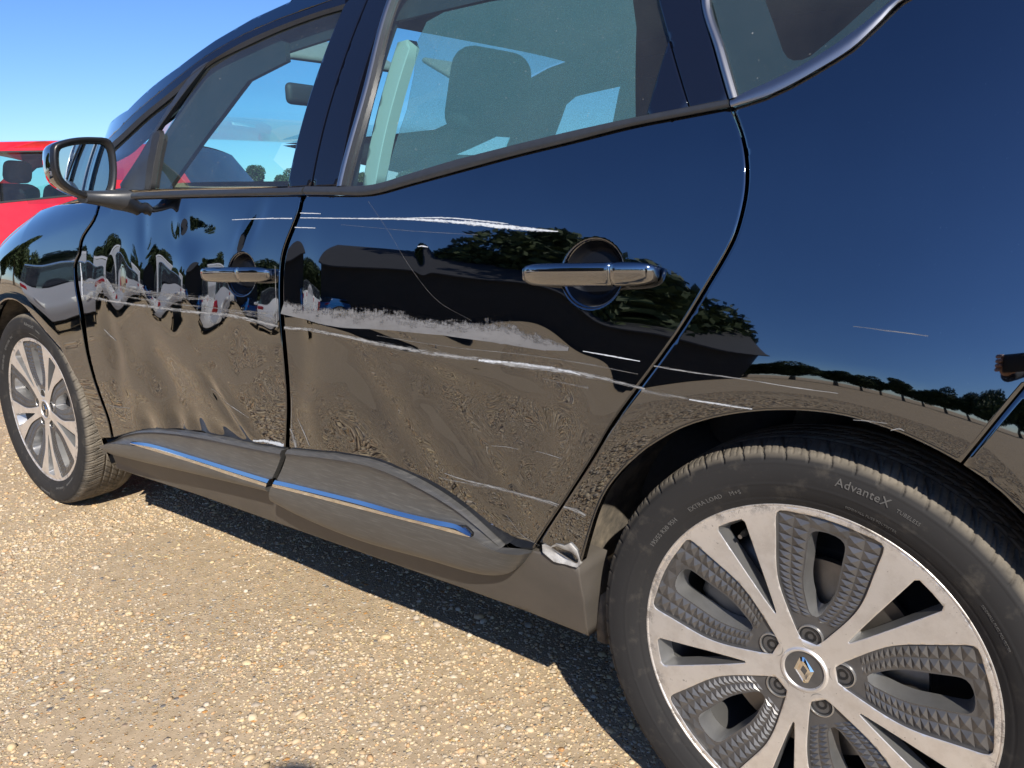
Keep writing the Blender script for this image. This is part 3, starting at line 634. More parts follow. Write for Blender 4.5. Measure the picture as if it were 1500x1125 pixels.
fd = hg([(u+1.2+2.5*math.exp(-((v-460)/60)**2), v) for u, v in GAP_FD_LEAD])
fd_out = [tuple(p) for p in fd]+[tuple(p) for p in hg(MOULD_F_TOP)[1:]]+[tuple(p) for p in hg([(u-3.4, v) for u, v in GAP_B])[::-1]]+[tuple(p) for p in hg(BELT_F)[::-1][1:-1]]
front_door = panel('front_door', fd_out, 'black', car, .0105, S=S_front, refine=[(CUP_F[0], CUP_F[1], .068, .003), (*hit(374, 328), .06, .005), (*hit(335, 605), .09, .006)])
front_door['label'] = 'crumpled front door with long grey scrapes'
rd_out = [tuple(p) for p in hg(gap(GAP_B, 2.))[::-1]]
rd_out = [tuple(p) for p in hg(BELT_R)]+[tuple(p) for p in hg(gap(GAP_RD, -2.5))[1:]]+[tuple(hit(745, 803))]+[tuple(p) for p in hg(MOULD_R_TOP)[::-1]]+[tuple(p) for p in hg(gap(GAP_B, 1.8))[::-1][:-1]]
rear_door = panel('rear_door', rd_out, 'black', car, .0095, S=S_rear, refine=[(CUP_R[0], CUP_R[1], .068, .003), (*hit(620, 378), .045, .005)])
rear_door['label'] = 'dented rear door with a wide grey scuff'

TRIM_Q_BOT = [(1075, 158), (1122, 143), (1155, 128), (1193, 107), (1249, 72), (1286, 38), (1325, 0)]
ARCH_PX = smooth_line([(1407, 678), (1360, 653), (1312, 632), (1236, 609), (1159, 601), (1077, 606), (1006, 624), (954, 652), (922, 678), (903, 698), (887, 720), (873, 750), (862, 785), (852, 822)], 70)
ARCH_R = [tuple(p) for p in hg(ARCH_PX)]
torn = hg([(840, 806), (826, 797), (812, 803), (800, 797), (790, 803)])
bump_line = hg([(1407, 678), (1466, 606), (1500, 565)])
q_out = [tuple(p) for p in hg(TRIM_Q_BOT)]+[(3.0, 1.38), (3.28, 1.515), (3.42, 1.53), (3.55, 1.25), (3.60, 1.05), (3.61, .955), (3.30, .955)]+[tuple(p) for p in bump_line[::-1]]+ARCH_R[1:]+[tuple(hit(846, 829)), tuple(hit(797, 797))]+[tuple(p) for p in hg(gap(GAP_RD, 2.5))[::-1][1:]]
quarter = panel('quarter_panel', q_out, 'black', car, .014, ring=.005)
b2 = hg([(1411, 681), (1469, 608), (1503, 567)])
bp_out = [tuple(p) for p in b2]+[(3.31, .949), (3.61, .949), (3.66, .6), (3.62, .28), (3.26, .27)]+[(2.804+.425*math.cos(R(a)), .361+.425*math.sin(R(a))) for a in np.linspace(-8, 46, 18)]+[tuple(p) for p in hg([(1500, 753), (1468, 722), (1440, 700)])]
panel('rear_bumper', bp_out, 'black', car, .016, ring=.005)

# upper structure of the side
SIL = [(150, 200), (187, 161), (223, 126.5), (260, 99), (315, 59), (370, 27), (425, 2)]
sil = [tuple(p) for p in hg(SIL)]
roof_edge = sil+[(1.40, 1.607), (1.8, 1.622), (2.3, 1.62), (2.8, 1.60), (3.2, 1.565), (3.42, 1.53)]
FRAME_TOP = [(152, 212), (176, 187), (206, 158), (243, 128), (291, 90), (318, 72), (357, 50), (407, 28), (459, 9)]
frame_top = [tuple(p) for p in hg(FRAME_TOP)]+[(1.62, 1.552), (2.0, 1.556), (2.5, 1.548), (3.0, 1.515), (3.28, 1.50)]
panel('cant_rail', roof_edge+frame_top[::-1], 'black', car, .02, ring=.004, skirt=.03)
GL_Q = [(161, 214), (278, 113), (177, 264), (150, 262), (140, 250)]
GL_F = [(223, 277), (236, 198), (311, 85), (357, 61), (409, 39), (463, 20), (503, 9), (421, 273)]
glass_f = hg(GL_F); 
quarterlight = panel('front_quarterlight', hg(GL_Q), 'glass', car, .05, off=-.010, ring=0, skirt=.004)
# window surround above the front windows
SUR = [tuple(p) for p in hg([(153, 213), (176, 189), (206, 160), (243, 130), (291, 92), (318, 74), (357, 52), (407, 30), (459, 11.5), (508, -7)])]
SUR2 = [tuple(p) for p in hg([(160, 214), (180, 196), (210, 168), (247, 138), (291, 102.5), (320, 83), (359, 61), (409, 39), (463, 19), (506, 6)])]
ruled('window_surround', SUR, .004, SUR2, .001, 'gloss', front_door, 60, 3)
SUR3 = [tuple(p) for p in hg([(163, 219), (183, 200), (213, 172), (250, 142), (290, 108), (311, 91), (359, 67), (410, 44), (464, 24), (504, 12)])]
ruled('window_seal', SUR2, .003, SUR3, -.004, 'rubber', front_door, 60, 2)
panel('mirror_pillar', hg([(176, 270), (287, 99), (309, 87), (312, 84), (229, 194), (215, 279), (178, 279)]), 'trim', front_door, .02, off=.002, ring=.003)
panel('glass_channel', hg([(226, 196), (235, 191), (237, 198), (223, 278), (214, 278)]), 'rubber', front_door, .02, off=.006, ring=.002)
panel('window_pane', glass_f, 'glass', front_door, .04, off=-.008, ring=0, skirt=.004)
panel('front_pillar_cover', [tuple(p) for p in hg([(421, 275), (505, 6)])]+[(1.63, 1.550), (1.655, 1.552)]+[tuple(p) for p in hg([(537, 0), (455, 273)])], 'gloss', front_door, .02, off=.001, ring=.004)
panel('pillar_cover', [tuple(p) for p in hg([(457.5, 273), (539, 0)])]+[(1.665, 1.552), (1.775, 1.555)]+[tuple(p) for p in hg([(569, 0), (495, 272)])], 'gloss', rear_door, .02, off=.001, ring=.004)
ruled('window_strip', [tuple(p) for p in hg([(495.5, 273), (532, 138), (569.5, 0)])]+[(1.778, 1.548)], .005, [tuple(p) for p in hg([(502.5, 272), (539, 137), (576, 0)])]+[(1.80, 1.548)], .005, 'alu_trim', rear_door, 50, 6, lambda t, k: .003*math.sin(math.pi*t))
gr = [tuple(p) for p in hg([(502, 274), (576, 0)])]+[(1.80, 1.545), (2.0, 1.55), (2.40, 1.543)]+[tuple(p) for p in hg([(963.5, 0), (979.5, 58.5), (946, 173), (927, 175), (840, 194), (753, 215), (667, 237), (602, 256), (550, 271)])]
panel('window_pane', gr, 'glass', rear_door, .04, off=-.008, ring=0, skirt=.004)
panel('corner_cover', hg([(980, 60), (1009, 158), (947, 173)]), 'gloss', rear_door, .02, off=.002, ring=.003)
rp = [tuple(p) for p in hg([(981, 59), (965, 0)])]+[(2.405, 1.543), (2.50, 1.540)]+[tuple(p) for p in hg([(1026, 0), (1066.5, 147), (1010.5, 158)])]
panel('rear_pillar_cover', rp, 'gloss', rear_door, .02, off=.001, ring=.004)
# belt trims
bt = hg([(449.5, 273), (498, 273), (550, 270), (602, 254.5), (667, 235), (753, 213), (840, 192), (927, 173), (1009, 157), (1068, 146)]); bb = hg([(449.5, 285), (498, 285.5), (545, 285), (602, 270), (667, 252), (753, 228.5), (840, 207), (927, 185), (1009, 169), (1071, 157)])
ruled('belt_trim', bt, .005, bb, .006, 'trim', rear_door, 80, 6, lambda t, k: .004*math.sin(math.pi*t))
ruled('belt_trim', hg([(196, 282), (260, 279), (350, 277), (447, 274)]), .005, hg([(196, 291), (260, 289), (350, 287), (446, 285)]), .006, 'trim', front_door, 50, 6, lambda t, k: .004*math.sin(math.pi*t))
qt = hg([(1071.5, 147), (1092, 136), (1137, 116), (1193, 86), (1249, 48.5), (1286, 19), (1308, 0)]); qb = hg([(1074, 157), (1122, 142), (1155, 127), (1193, 106), (1249, 71), (1286, 37), (1325, 0)])
ruled('belt_trim', np.r_[qt, [(3.02, 1.41), (3.28, 1.50)]], .005, np.r_[qb, [(3.03, 1.385), (3.285, 1.488)]], .006, 'alu_trim', quarter, 60, 6, lambda t, k: .003*math.sin(math.pi*t))
ruled('window_strip', [tuple(p) for p in hg([(1070, 146), (1049, 72), (1029, 0)])]+[(2.508, 1.54)], .004, [tuple(p) for p in hg([(1082, 142), (1061, 70), (1041, 0)])]+[(2.535, 1.54)], .004, 'alu_trim', quarter, 50, 8, lambda t, k: .004*math.sin(math.pi*t))
qg = [tuple(p) for p in hg([(1041, 0), (1082, 141), (1092, 137), (1137, 117), (1193, 87), (1249, 50), (1308, 1)])]+[(3.02, 1.405), (3.26, 1.495), (2.535, 1.538)]
qclear = [tuple(p) for p in hg([(1118, 0), (1129, 30), (1144, 74), (1151, 84), (1160, 88), (1172, 87), (1184, 82), (1234, 41), (1279, 0)])]+[(2.98, 1.44), (2.62, 1.49)]
panel('quarter_window', qg, 'glass', quarter, .05, off=-.003, ring=0, skirt=.003)
panel('window_border', qg, 'frit', quarter, .05, off=-.0065, ring=0, skirt=.002, holes=[qclear])

# plastic mouldings along the bottom of the doors, with their bright strips
CH_F_T = [(205, 644), (233, 647), (300, 666), (367, 686), (407.5, 698)]; CH_F_B = [(206, 646), (222, 651), (300, 674), (367, 695.5), (406, 707.5)]
CH_R_T = [(416, 699), (440, 704), (493, 716.5), (547, 729.5), (600, 744), (653, 756), (684, 763), (703, 776)]; CH_R_B = [(415, 708), (440, 713.5), (493, 726.5), (547, 740), (600, 753), (653, 766), (684, 774), (705, 779)]
def md(A, B, C, door, cT, cB):
    ruled('rocker_moulding_upper', hg(A), .008, hg(B), .024, 'mould', door, 70, 10, lambda t, k: .007*math.exp(-((t-.08)/.07)**2)-.006*math.sin(math.pi*t))
    ruled('rocker_moulding_lower', hg(B), .0235, hg(C), .020, 'mould', door, 70, 8, lambda t, k: .010*math.sin(math.pi*min(1, t*.75+.25))-.010*max(0, (t-.80)/.20)**2)
    ruled('bright_strip', hg(cT), .0262, hg(cB), .0264, 'chrome', door, 70, 10, lambda t, k: .0102*t if t < .56 else .00571+.0010*(t-.56))
md([(160, 648), (173, 643), (187, 636), (213, 630), (250, 630), (300, 636), (367, 649), (418, 658)], [(160, 650), (175, 647), (206, 649), (233, 653), (300, 673), (367, 694), (405, 707)], [(163, 656), (172, 664), (200, 672), (233, 680), (333, 702), (405, 718)], front_door, CH_F_T, CH_F_B)
md([(426, 657), (440, 658.7), (493, 664), (547, 673.6), (589, 689.6), (621, 706.7), (653, 726), (685, 749), (738, 797)], [(413, 707), (440, 713), (493, 726), (547, 739.5), (600, 752.7), (653, 765.5), (684, 773.5), (706, 780), (740, 799)], [(406, 733), (450, 757), (533, 790), (633, 818), (700, 837), (735, 840), (757, 833), (779, 808)], rear_door, CH_R_T, CH_R_B)

S_sill = lambda x, z: S0(x, z)-.032*np.clip((.43-np.asarray(z, float))/.15, 0, 1.2)**1.5
HS = lambda l, o: np.array([hit(u, v, o, S_sill) for u, v in l])
sill_out = HS([(150, 646), (172, 660), (300, 690), (407, 712), (533, 770), (633, 800), (735, 815), (777, 806), (800, 812), (848, 832), (856, 880), (862, 932), (767, 894), (667, 858), (533, 811), (400, 764), (287, 724), (193, 694), (168, 685), (158, 665)], -.004)
sill = panel('sill', sill_out, 'sill', car, .02, S=S_sill, off=-.004, ring=.005, skirt=.09)
# arch liners and edges
def liner(cx, r, x_end, side=0):
    V = []; n = 48; ys = np.linspace(.012, .30, 6)
    for a in np.linspace(-12, 186, n):
        for y in ys: yy = y if not side else 2*YC-y; V.append((cx+r*math.cos(R(a)), yy, .361+r*math.sin(R(a))))
    V = np.array(V); m = len(ys); f = [(i*m+j, i*m+j+1, (i+1)*m+j+1, (i+1)*m+j) for i in range(n-1) for j in range(m-1)]
    k = len(V); V = np.r_[V, [(cx, (.30 if not side else 2*YC-.30), .361)]]; f += [(k, i*m+m-1, (i+1)*m+m-1) for i in range(n-1)]
    return mesh('wheel_arch_liner', V, f, 'liner', car)
for side in (0, 1): liner(.02, .435 if not side else .43, 0, side); liner(2.804, .44, 0, side)

loft('mud_flap', [[(2.40, y, z), (2.415, y, z), (2.43, y, zz), (2.412, y, zz)] for y, z, zz in ((.035, .40, .262), (.06, .41, .25), (.12, .41, .245), (.20, .41, .25))], 'liner', car)
# inner shell so that the gaps and the inside are dark, and inner door cards
inner_out = [(-.80, .36), (-.80, .70), (-.5, .84), (-.2, .95), (.4, 1.04), (1.0, 1.085), (1.7, 1.085), (2.1, 1.10), (2.7, 1.17), (3.0, 1.30), (3.4, 1.42), (3.58, .95), (3.58, .36), (3.26, .36)]+[(2.804+.45*math.cos(R(a)), .361+.45*math.sin(R(a))) for a in np.linspace(-6, 186, 24)]+[(2.34, .37), (.50, .37)]+[(.02+.45*math.cos(R(a)), .361+.45*math.sin(R(a))) for a in np.linspace(-9, 188, 24)]+[(-.43, .36)]
for side in (0, 1): panel('inner_shell', inner_out, 'void', car, .06, off=-.045, side=side, ring=0, skirt=.05)
rbox('floor', (1.4, YC, .30), (4.2, 1.42, .10), 'void', car, .02, 1)

# far side of the car: the same panels, without the damage
def mir(name, out, mat, parent=car, off=0., h=.05, holes=(), ring=.004): return panel(name, out, mat, parent, h, off=off, side=1, holes=holes, ring=ring)
mir('front_wing', wing_out, 'black'); fdr = mir('front_door', fd_out, 'black'); rdr = mir('rear_door', rd_out, 'black'); qr = mir('quarter_panel', q_out, 'black'); mir('rear_bumper', bp_out, 'black')
mir('cant_rail', roof_edge+frame_top[::-1], 'black'); mir('front_quarterlight', hg(GL_Q), 'glass_far', car, -.01, .05, (), 0); mir('window_pane', glass_f, 'glass_far', fdr, -.008, .05, (), 0); mir('window_pane', gr, 'glass_far', rdr, -.008, .05, (), 0)
mir('mirror_pillar', hg([(176, 270), (287, 99), (309, 87), (312, 84), (229, 194), (215, 279), (178, 279)]), 'trim', fdr)
mir('front_pillar_cover', [tuple(p) for p in hg([(421, 275), (505, 6)])]+[(1.63, 1.550), (1.655, 1.552)]+[tuple(p) for p in hg([(537, 0), (455, 273)])], 'gloss', fdr)
mir('pillar_cover', [tuple(p) for p in hg([(457.5, 273), (539, 0)])]+[(1.665, 1.552), (1.775, 1.555)]+[tuple(p) for p in hg([(569, 0), (495, 272)])], 'gloss', rdr)
mir('rear_pillar_cover', rp, 'gloss', rdr); mir('quarter_window', qg, 'glass_far', qr, -.003, .05, (), 0)
mir('belt_trim', [tuple(p) for p in bt]+[tuple(p) for p in bb[::-1]], 'trim', rdr, .005); mir('sill', sill_out, 'sill', car, -.004)

# surfaces across the car
def across(name, edge, mat, crown, m=18, dx=0., parent=car, inset=0., dz=0., thick=0.):
    e = resample(np.array(edge), .10, False); V = []
    for x, z in e:
        yl = -float(S0(x, z))+inset
        for j in range(m+1): u = -1+2*j/m; V.append((x-dx*(1-u*u), YC+u*(YC-yl), z+dz+crown*(1-u**4)))
    f = [(i*(m+1)+j, (i+1)*(m+1)+j, (i+1)*(m+1)+j+1, i*(m+1)+j+1) for i in range(len(e)-1) for j in range(m)]
    return mesh(name, V, f, mat, parent)
across('roof', roof_edge[6:], 'black', .02); across('headliner', [(x, z-.03) for x, z in roof_edge[6:]], 'lining', .015, inset=.02)
across('windscreen', [(roof_edge[0][0]-.26, 1.10), (roof_edge[0][0]-.13, 1.205)]+_sm(roof_edge[:7], 24), 'glass_far', 0., dx=.0, inset=.03); across('bonnet', [(.36, 1.10)]+top_edge[:-1], 'black', .065, dx=.04, inset=.006)
across('scuttle', [(.62, 1.098), (.05, 1.096)], 'trim', .02, dx=.06, inset=.03)
across('front_bumper', [(-.82, .775), (-.88, .6), (-.84, .28)], 'black', 0., dx=.10); across('tailgate', [(3.42, 1.53), (3.55, 1.25), (3.60, 1.05), (3.61, .955)], 'black', 0., dx=-.06); across('rear_bumper', [(3.61, .949), (3.66, .6), (3.62, .28)], 'black', 0., dx=-.08)
for s, nm in ((0, ''), (1, '')):
    lm = hg_l = [(-.60, .80), (-.79, .74), (-.82, .62), (-.70, .65)]; panel('headlight', lm, 'lamp_clear', car, .03, off=.004, side=s, ring=.004)
    panel('tail_light', [(3.36, 1.10), (3.57, 1.12), (3.595, .97), (3.38, .98)], 'lamp_red', car, .03, off=.004, side=s, ring=.004)

# door handles with their cups (the cups are pressed into the doors)
def handle(uv0, uv1, S, hh, seam, door, out=.036):
    p0, p1 = hit(*uv0), hit(*uv1); L = p1-p0
    def ring(t):
        e = max(1e-3, 1-abs(2*t-1)**7)**.5; c = p0+L*t; bow = .62+.38*math.sin(math.pi*min(1, max(0, t)))**.6; so = float(S0(c[0], c[1])); a = []
        for k in range(20):
            b = 2*math.pi*k/20; cb, sb = math.cos(b), math.sin(b); yy = .0105*np.sign(cb)*abs(cb)**.8*(.5+.5*e); zz = hh*.5*np.sign(sb)*abs(sb)**.85*(.35+.65*e)
            a.append((c[0], -(so+out*bow*(.45+.55*e)+yy+ .004*zz/hh), c[1]+zz))
        return a
    ts = np.r_[np.linspace(0, .06, 6), np.linspace(.10, seam-.004, 18)]; g = loft('door_handle', [ring(t) for t in ts], 'dchrome', door)
    ts = np.r_[np.linspace(seam+.004, .94, 8), np.linspace(.955, 1., 6)]; loft('handle_cap', [ring(t) for t in ts], 'dchrome', door)
    for t, wd in ((.05, .012), (.93, .012)):
        c = p0+L*t; rbox('handle_mount', (c[0], -float(S0(c[0], c[1]))-out*.35, c[1]), (wd*2, out*.8, hh*.6), 'dchrome', door, .004, 2)
handle((775, 401), (968, 399), S_rear, .038, .735, rear_door, .030); handle((304, 401), (402, 401), S_front, .036, .66, front_door, .029)

M['cup'] = simple('handle_cup_shade', (.006, .007, .010), .34, spec=.25)  # shade of the body-painted cup put into colour, on an added dark disc
for c_, a_, b_, S_, d_ in ((CUP_R, .060, .055, S_rear, rear_door), (CUP_F, .056, .050, S_front, front_door)): panel('cup_shade_disc', [(c_[0]+.93*a_*math.cos(t), c_[1]+.93*b_*math.sin(t)) for t in np.linspace(0, 2*math.pi, 49)[:-1]], 'cup', d_, .004, off=.0007, S=S_, ring=0, skirt=.001)
# scrapes and scratches lying on the paint
def scrape(px, mat, door, S=S0, name='scrape', n=70, m=6, lift=.0007):
    L = smooth_line([(u, v) for u, v, _ in px], n); wd = np.interp(np.linspace(0, 1, n), np.r_[0, np.cumsum(np.linalg.norm(np.diff(np.array(px)[:, :2], axis=0), axis=1))]/max(1e-9, np.linalg.norm(np.diff(np.array(px)[:, :2], axis=0), axis=1).sum()), [p[2] for p in px])
    t = np.gradient(L, axis=0); t /= np.linalg.norm(t, axis=1)[:, None]; nn = np.c_[-t[:, 1], t[:, 0]]; P = []; UVs = []
    ends = [H(np.c_[L+nn*wd[:, None]*s]) for s in (-.5, .5)]; acc = np.r_[0, np.cumsum(np.linalg.norm(np.diff((ends[0]+ends[1])/2, axis=0), axis=1))]
    for i in range(n):
        for j in range(m+1): P.append(ends[0][i]*(1-j/m)+ends[1][i]*j/m); UVs.append((acc[i], j/m))
    V, N = shell(np.array(P), S, lift); W = m+1
    return mesh(name, V, [(i*W+j, i*W+j+1, (i+1)*W+j+1, (i+1)*W+j) for i in range(n-1) for j in range(m)], mat, door, True, N, UVs)
big = [(415, 447, 26), (450, 457, 24), (500, 463, 34), (560, 465, 38), (600, 472, 30), (650, 478, 26), (700, 482, 34), (735, 483, 44), (760, 492, 34), (800, 503, 22), (833, 510, 8)]
scrape(big, 'scuff', rear_door, S_rear, 'scuff', 110, 10); scrape([(u, v+3, w*.8) for u, v, w in big[2:-1]], 'scuff', rear_door, S_rear, 'scuff', 90, 8, .0010)
scrape([(416, 480, 9), (470, 486, 9), (560, 505, 12), (640, 519, 12), (700, 527, 11), (760, 538, 13), (840, 546, 14), (900, 558, 9), (945, 570, 8)], 'scuff_thin', rear_door, S_rear)
scrape([(550, 492, 2.5), (640, 506, 3), (760, 520, 3), (860, 533, 4), (935, 548, 3)], 'scuff_faint', rear_door, S_rear)
scrape([(700, 528, 5), (770, 536, 8), (835, 545, 6), (850, 549, 2)], 'scuff_white', rear_door, S_rear)
scrape([(855, 514, 2), (900, 522, 4), (938, 529, 2)], 'scuff_white', rear_door, S_rear)
scrape([(790, 556, 2), (820, 561, 5), (862, 568, 6)], 'scuff_faint', rear_door, S_rear)
scrape([(440, 319, 2), (520, 320, 2.5), (600, 321, 5), (680, 326, 9), (740, 332, 11), (790, 337, 7), (818, 339, 2)], 'scuff_white', rear_door, S_rear, 'scratch')
scrape([(560, 321, 1.6), (650, 319, 3), (730, 326, 3), (745, 328, 1)], 'scuff_white', rear_door, S_rear, 'scratch')
scrape([(500, 329, 1), (600, 338, 1.5), (700, 344, 1.5)], 'scuff_faint', rear_door, S_rear, 'scratch')
scrape([(432, 333, 2.2), (462, 334, 2)], 'scuff_white', rear_door, S_rear, 'scratch'); scrape([(440, 312, 2.4), (470, 313, 2.)], 'scuff_white', rear_door, S_rear, 'scratch')
scrape([(540, 295, 1.2), (570, 340, 1.2), (600, 390, 1.2), (640, 440, 1.), (690, 470, 1)], 'scuff_faint', rear_door, S_rear, 'scratch'); scrape([(612, 361, 2.5), (620, 360.5, 3.5), (627, 362, 2)], 'scuff_white', rear_door, S_rear, 'scratch')
scrape([(640, 700, 4), (700, 712, 9), (770, 728, 10), (815, 742, 7)], 'scuff_faint', rear_door, S_rear); scrape([(650, 694, 3), (720, 715, 6), (800, 735, 6), (818, 740, 3)], 'scuff_thin', rear_door, S_rear)
scrape([(715, 655, 1.5), (735, 656, 2), (755, 660, 1.5)], 'scuff_thin', rear_door, S_rear, 'scratch'); scrape([(780, 663, 1.5), (800, 668, 2.5), (820, 673, 1.5)], 'scuff_thin', rear_door, S_rear, 'scratch')
scrape([(740, 755, 2), (765, 785, 4), (790, 800, 3)], 'scuff_faint', rear_door, S_rear); scrape([(436, 613, 1.5), (446, 632, 4), (455, 652, 3)], 'scuff_thin', rear_door, S_rear, 'scuff'); scrape([(425, 628, 4), (432, 645, 10), (434, 655, 8)], 'scuff_thin', rear_door, S_rear, 'scuff')
scrape([(428, 580, 1), (427, 605, 1.6), (428, 640, 1.6)], 'scuff_thin', rear_door, S_rear, 'scratch')
# front door
scrape([(120, 412, 12), (160, 418, 16), (210, 428, 17), (260, 434, 18), (300, 437, 15), (308, 440, 4)], 'scuff_faint', front_door, S_front, 'scuff', 80, 8)
scrape([(120, 432, 5), (160, 441, 8), (220, 449, 9), (290, 458, 9), (340, 462, 10), (390, 474, 10), (408, 478, 5)], 'scuff_thin', front_door, S_front); scrape([(118, 385, 2), (120, 410, 4), (121, 435, 2)], 'scuff_white', front_door, S_front, 'scuff')
scrape([(330, 455, 6), (370, 462, 12), (404, 470, 10)], 'scuff_faint', front_door, S_front); scrape([(125, 425, 4), (200, 437, 6), (300, 450, 6), (400, 460, 6)], 'scuff_faint', front_door, S_front)
scrape([(340, 322, 1.5), (390, 320, 2.5), (428, 320, 2.5)], 'scuff_white', front_door, S_front, 'scratch'); scrape([(307, 570, 1), (335, 590, 2), (365, 612, 1.2)], 'scuff_thin', front_door, S_front, 'scratch')
scrape([(151, 483, 2), (158, 492, 4), (166, 500, 2)], 'scuff_thin', front_door, S_front, 'scratch'); scrape([(403, 390, 1.5), (404, 430, 2.5), (406, 480, 2)], 'scuff_thin', front_door, S_front, 'scratch')
scrape([(372, 645, 4), (395, 647, 9), (416, 652, 10)], 'scuff_white', front_door, S_front, 'scuff'); scrape([(155, 592, 1), (175, 597, 2), (190, 598, 1)], 'scuff_thin', front_door, S_front, 'scratch')
# quarter panel
scrape([(958, 536, 5), (1020, 546, 4), (1100, 557, 3), (1160, 567, 4), (1228, 576, 2)], 'scuff_thin', quarter); scrape([(940, 572, 12), (985, 580, 12), (1040, 590, 8), (1100, 598, 5)], 'scuff_faint', quarter)
scrape([(1010, 585, 3), (1060, 593, 5), (1102, 599, 3)], 'scuff_white', quarter); scrape([(1250, 615, 2), (1275, 617, 4), (1300, 620, 2)], 'scuff_thin', quarter, S0, 'scratch'); scrape([(1305, 630, 3), (1318, 628, 6), (1325, 631, 3)], 'scuff_thin', quarter, S0, 'scratch')
scrape([(826, 742, 6), (845, 748, 12), (858, 755, 8)], 'scuff_thin', quarter); scrape([(1250, 478, 2), (1300, 484, 6), (1360, 492, 3)], 'scuff_faint', quarter, S0, 'scratch')
# torn corner ahead of the rear wheel
tc = hit(824, 813)
def torn_fn(x, z): return S0(x, z)-.010-.012*np.exp(-(((x-tc[0])/.03)**2+((z-tc[1])/.012)**2))+.0013*np.sin(x*150)*np.sin(z*120+x*90)
panel('torn_metal', hg([(795, 797), (806, 801), (815, 796), (827, 799), (836, 795), (846, 806), (851, 826), (846, 831), (812, 822), (796, 808)]), 'bare_metal', quarter, .004, off=.0135, S=torn_fn, ring=0, skirt=.006)

# door mirror
MO = [(77, 230), (79, 213), (92, 206), (116, 201), (142, 200.5), (160, 203), (167.5, 214), (171, 233), (172, 256), (168, 284), (160, 293), (142, 294), (116, 287), (97, 277), (86, 267), (79, 249)]
mo = smooth_line([at_x(u, v, .79)[1:] for u, v in MO+[MO[0]]], 49)[:-1]; mc = mo.mean(0)
mirror = empty('door_mirror', (0, 0, 0), car)
def mring(x, s, dy=0., dz=0.): return [(x, mc[0]+(p[0]-mc[0])*s+dy, mc[1]+(p[1]-mc[1])*s+dz) for p in mo]
loft('housing', [mring(.790, .985), mring(.782, 1.0), mring(.772, 1.005)], 'bezel', mirror, cap=False)
loft('mirror_shell', [mring(.772, 1.005), mring(.752, 1.0), mring(.725, .965), mring(.70, .90), mring(.68, .80), mring(.668, .66), mring(.660, .45), mring(.657, .1)], 'black', mirror, cap='end')
loft('bezel', [mring(.790, .985), mring(.795, .955), mring(.794, .90), mring(.789, .83), mring(.782, .79), mring(.750, .745)], 'bezel', mirror, cap=False)
gl = [(p[0], p[1]) for p in mo]; V = [(.770+math.tan(R(9))*(p[0]-mc[0])*.765, mc[0]+(p[0]-mc[0])*.765, mc[1]+(p[1]-mc[1])*.765) for p in mo]
mesh('mirror_glass', V, [tuple(range(len(V)))], 'mirror', mirror, False)
a1 = at_y(172, 280, -.06); a2 = at_y(205, 282, .0)
arm = []
for k, t in enumerate(np.linspace(0, 1, 10)):
    y = -.075+.10*t; cx = .765+.03*t; cz = 1.113-.012*t; hx, hz = .035+.035*t*t, .018+.016*t*t
    arm.append([(cx+hx*np.sign(math.cos(b))*abs(math.cos(b))**.7, y, cz+hz*np.sign(math.sin(b))*abs(math.sin(b))**.7) for b in np.linspace(0, 2*math.pi, 21)[:-1]])
loft('mirror_arm', arm, 'trim', mirror, sharp=50)
ip = at_x(89, 265, .765); rbox('indicator', (ip[0]-.004, ip[1]-.002, ip[2]-.002), (.03, .022, .022), 'amber', mirror, .008)

# ------------------------------------------------------------------ wheels
PHI_R, PHI_F = 84., 89.
def face_o(r): return -.004-.014*np.clip(1-(np.asarray(r)/.255), 0, 1)**1.2
P_AL = np.array([.050, .060, .075, .095, .115, .140, .165, .195, .225, .245, .254]); P_LW = np.array([.012, .0195, .0285, .040, .0510, .0615, .0670, .0710, .0755, .0790, .0805])
O_AL = np.array([.094, .100, .113, .130, .150, .170, .200, .226, .2335]); O_LW = np.array([.004, .0105, .0165, .0235, .0285, .0290, .0300, .0305, .0265])*.87
def loop_sym(al, lw, arc_r=None, k=5):
    l = smooth_line(np.c_[al, lw], 26); right = [(p[0], -p[1]) for p in l]; left = [(p[0], p[1]) for p in l[::-1]]; mid = []
    if arc_r:
        a = math.atan2(lw[-1], al[-1])
        for t in np.linspace(-1, 1, k+2)[1:-1]: mid.append((arc_r*math.cos(t*a*.93), arc_r*math.sin(t*a*.93)))
    q = np.array(right+mid+left); n = len(q); k = n//2
    if arc_r:
        for _ in range(3): p = q.copy(); q[8:-8] = .25*np.roll(p, 1, 0)[8:-8]+.5*p[8:-8]+.25*np.roll(p, -1, 0)[8:-8]
    return q
POCK = loop_sym(P_AL, P_LW, .2575, 14); OPEN = loop_sym(O_AL, O_LW, .2365, 3)
SLOT = np.array([(.096, -.0015), (.12, -.006), (.16, -.0125), (.20, -.0185), (.243, -.0250), (.249, -.0215), (.250, 0), (.249, .0215), (.243, .0250), (.20, .0185), (.16, .0125), (.12, .006), (.096, .0015), (.0945, 0)])
def rot2(l, deg): c, s = math.cos(R(deg)), math.sin(R(deg)); l = np.asarray(l); return np.c_[l[:, 0]*c-l[:, 1]*s, l[:, 0]*s+l[:, 1]*c]
def wall(loop, o0, o1, shrink=0.):
    n = len(loop); c = loop.mean(0); l2 = c+(loop-c)*(1-shrink); V = [(p[0], -o0(p), p[1]) for p in loop]+[(p[0], -o1(p), p[1]) for p in l2]; return V, [(i, (i+1) % n, n+(i+1) % n, n+i) for i in range(n)]
def join(parts):
    V = []; f = []
    for v, ff in parts: k = len(V); V += [tuple(p) for p in v]; f += [tuple(i+k for i in q) for q in ff]
    return V, f
fo = lambda p: float(face_o(math.hypot(p[0], p[1])))
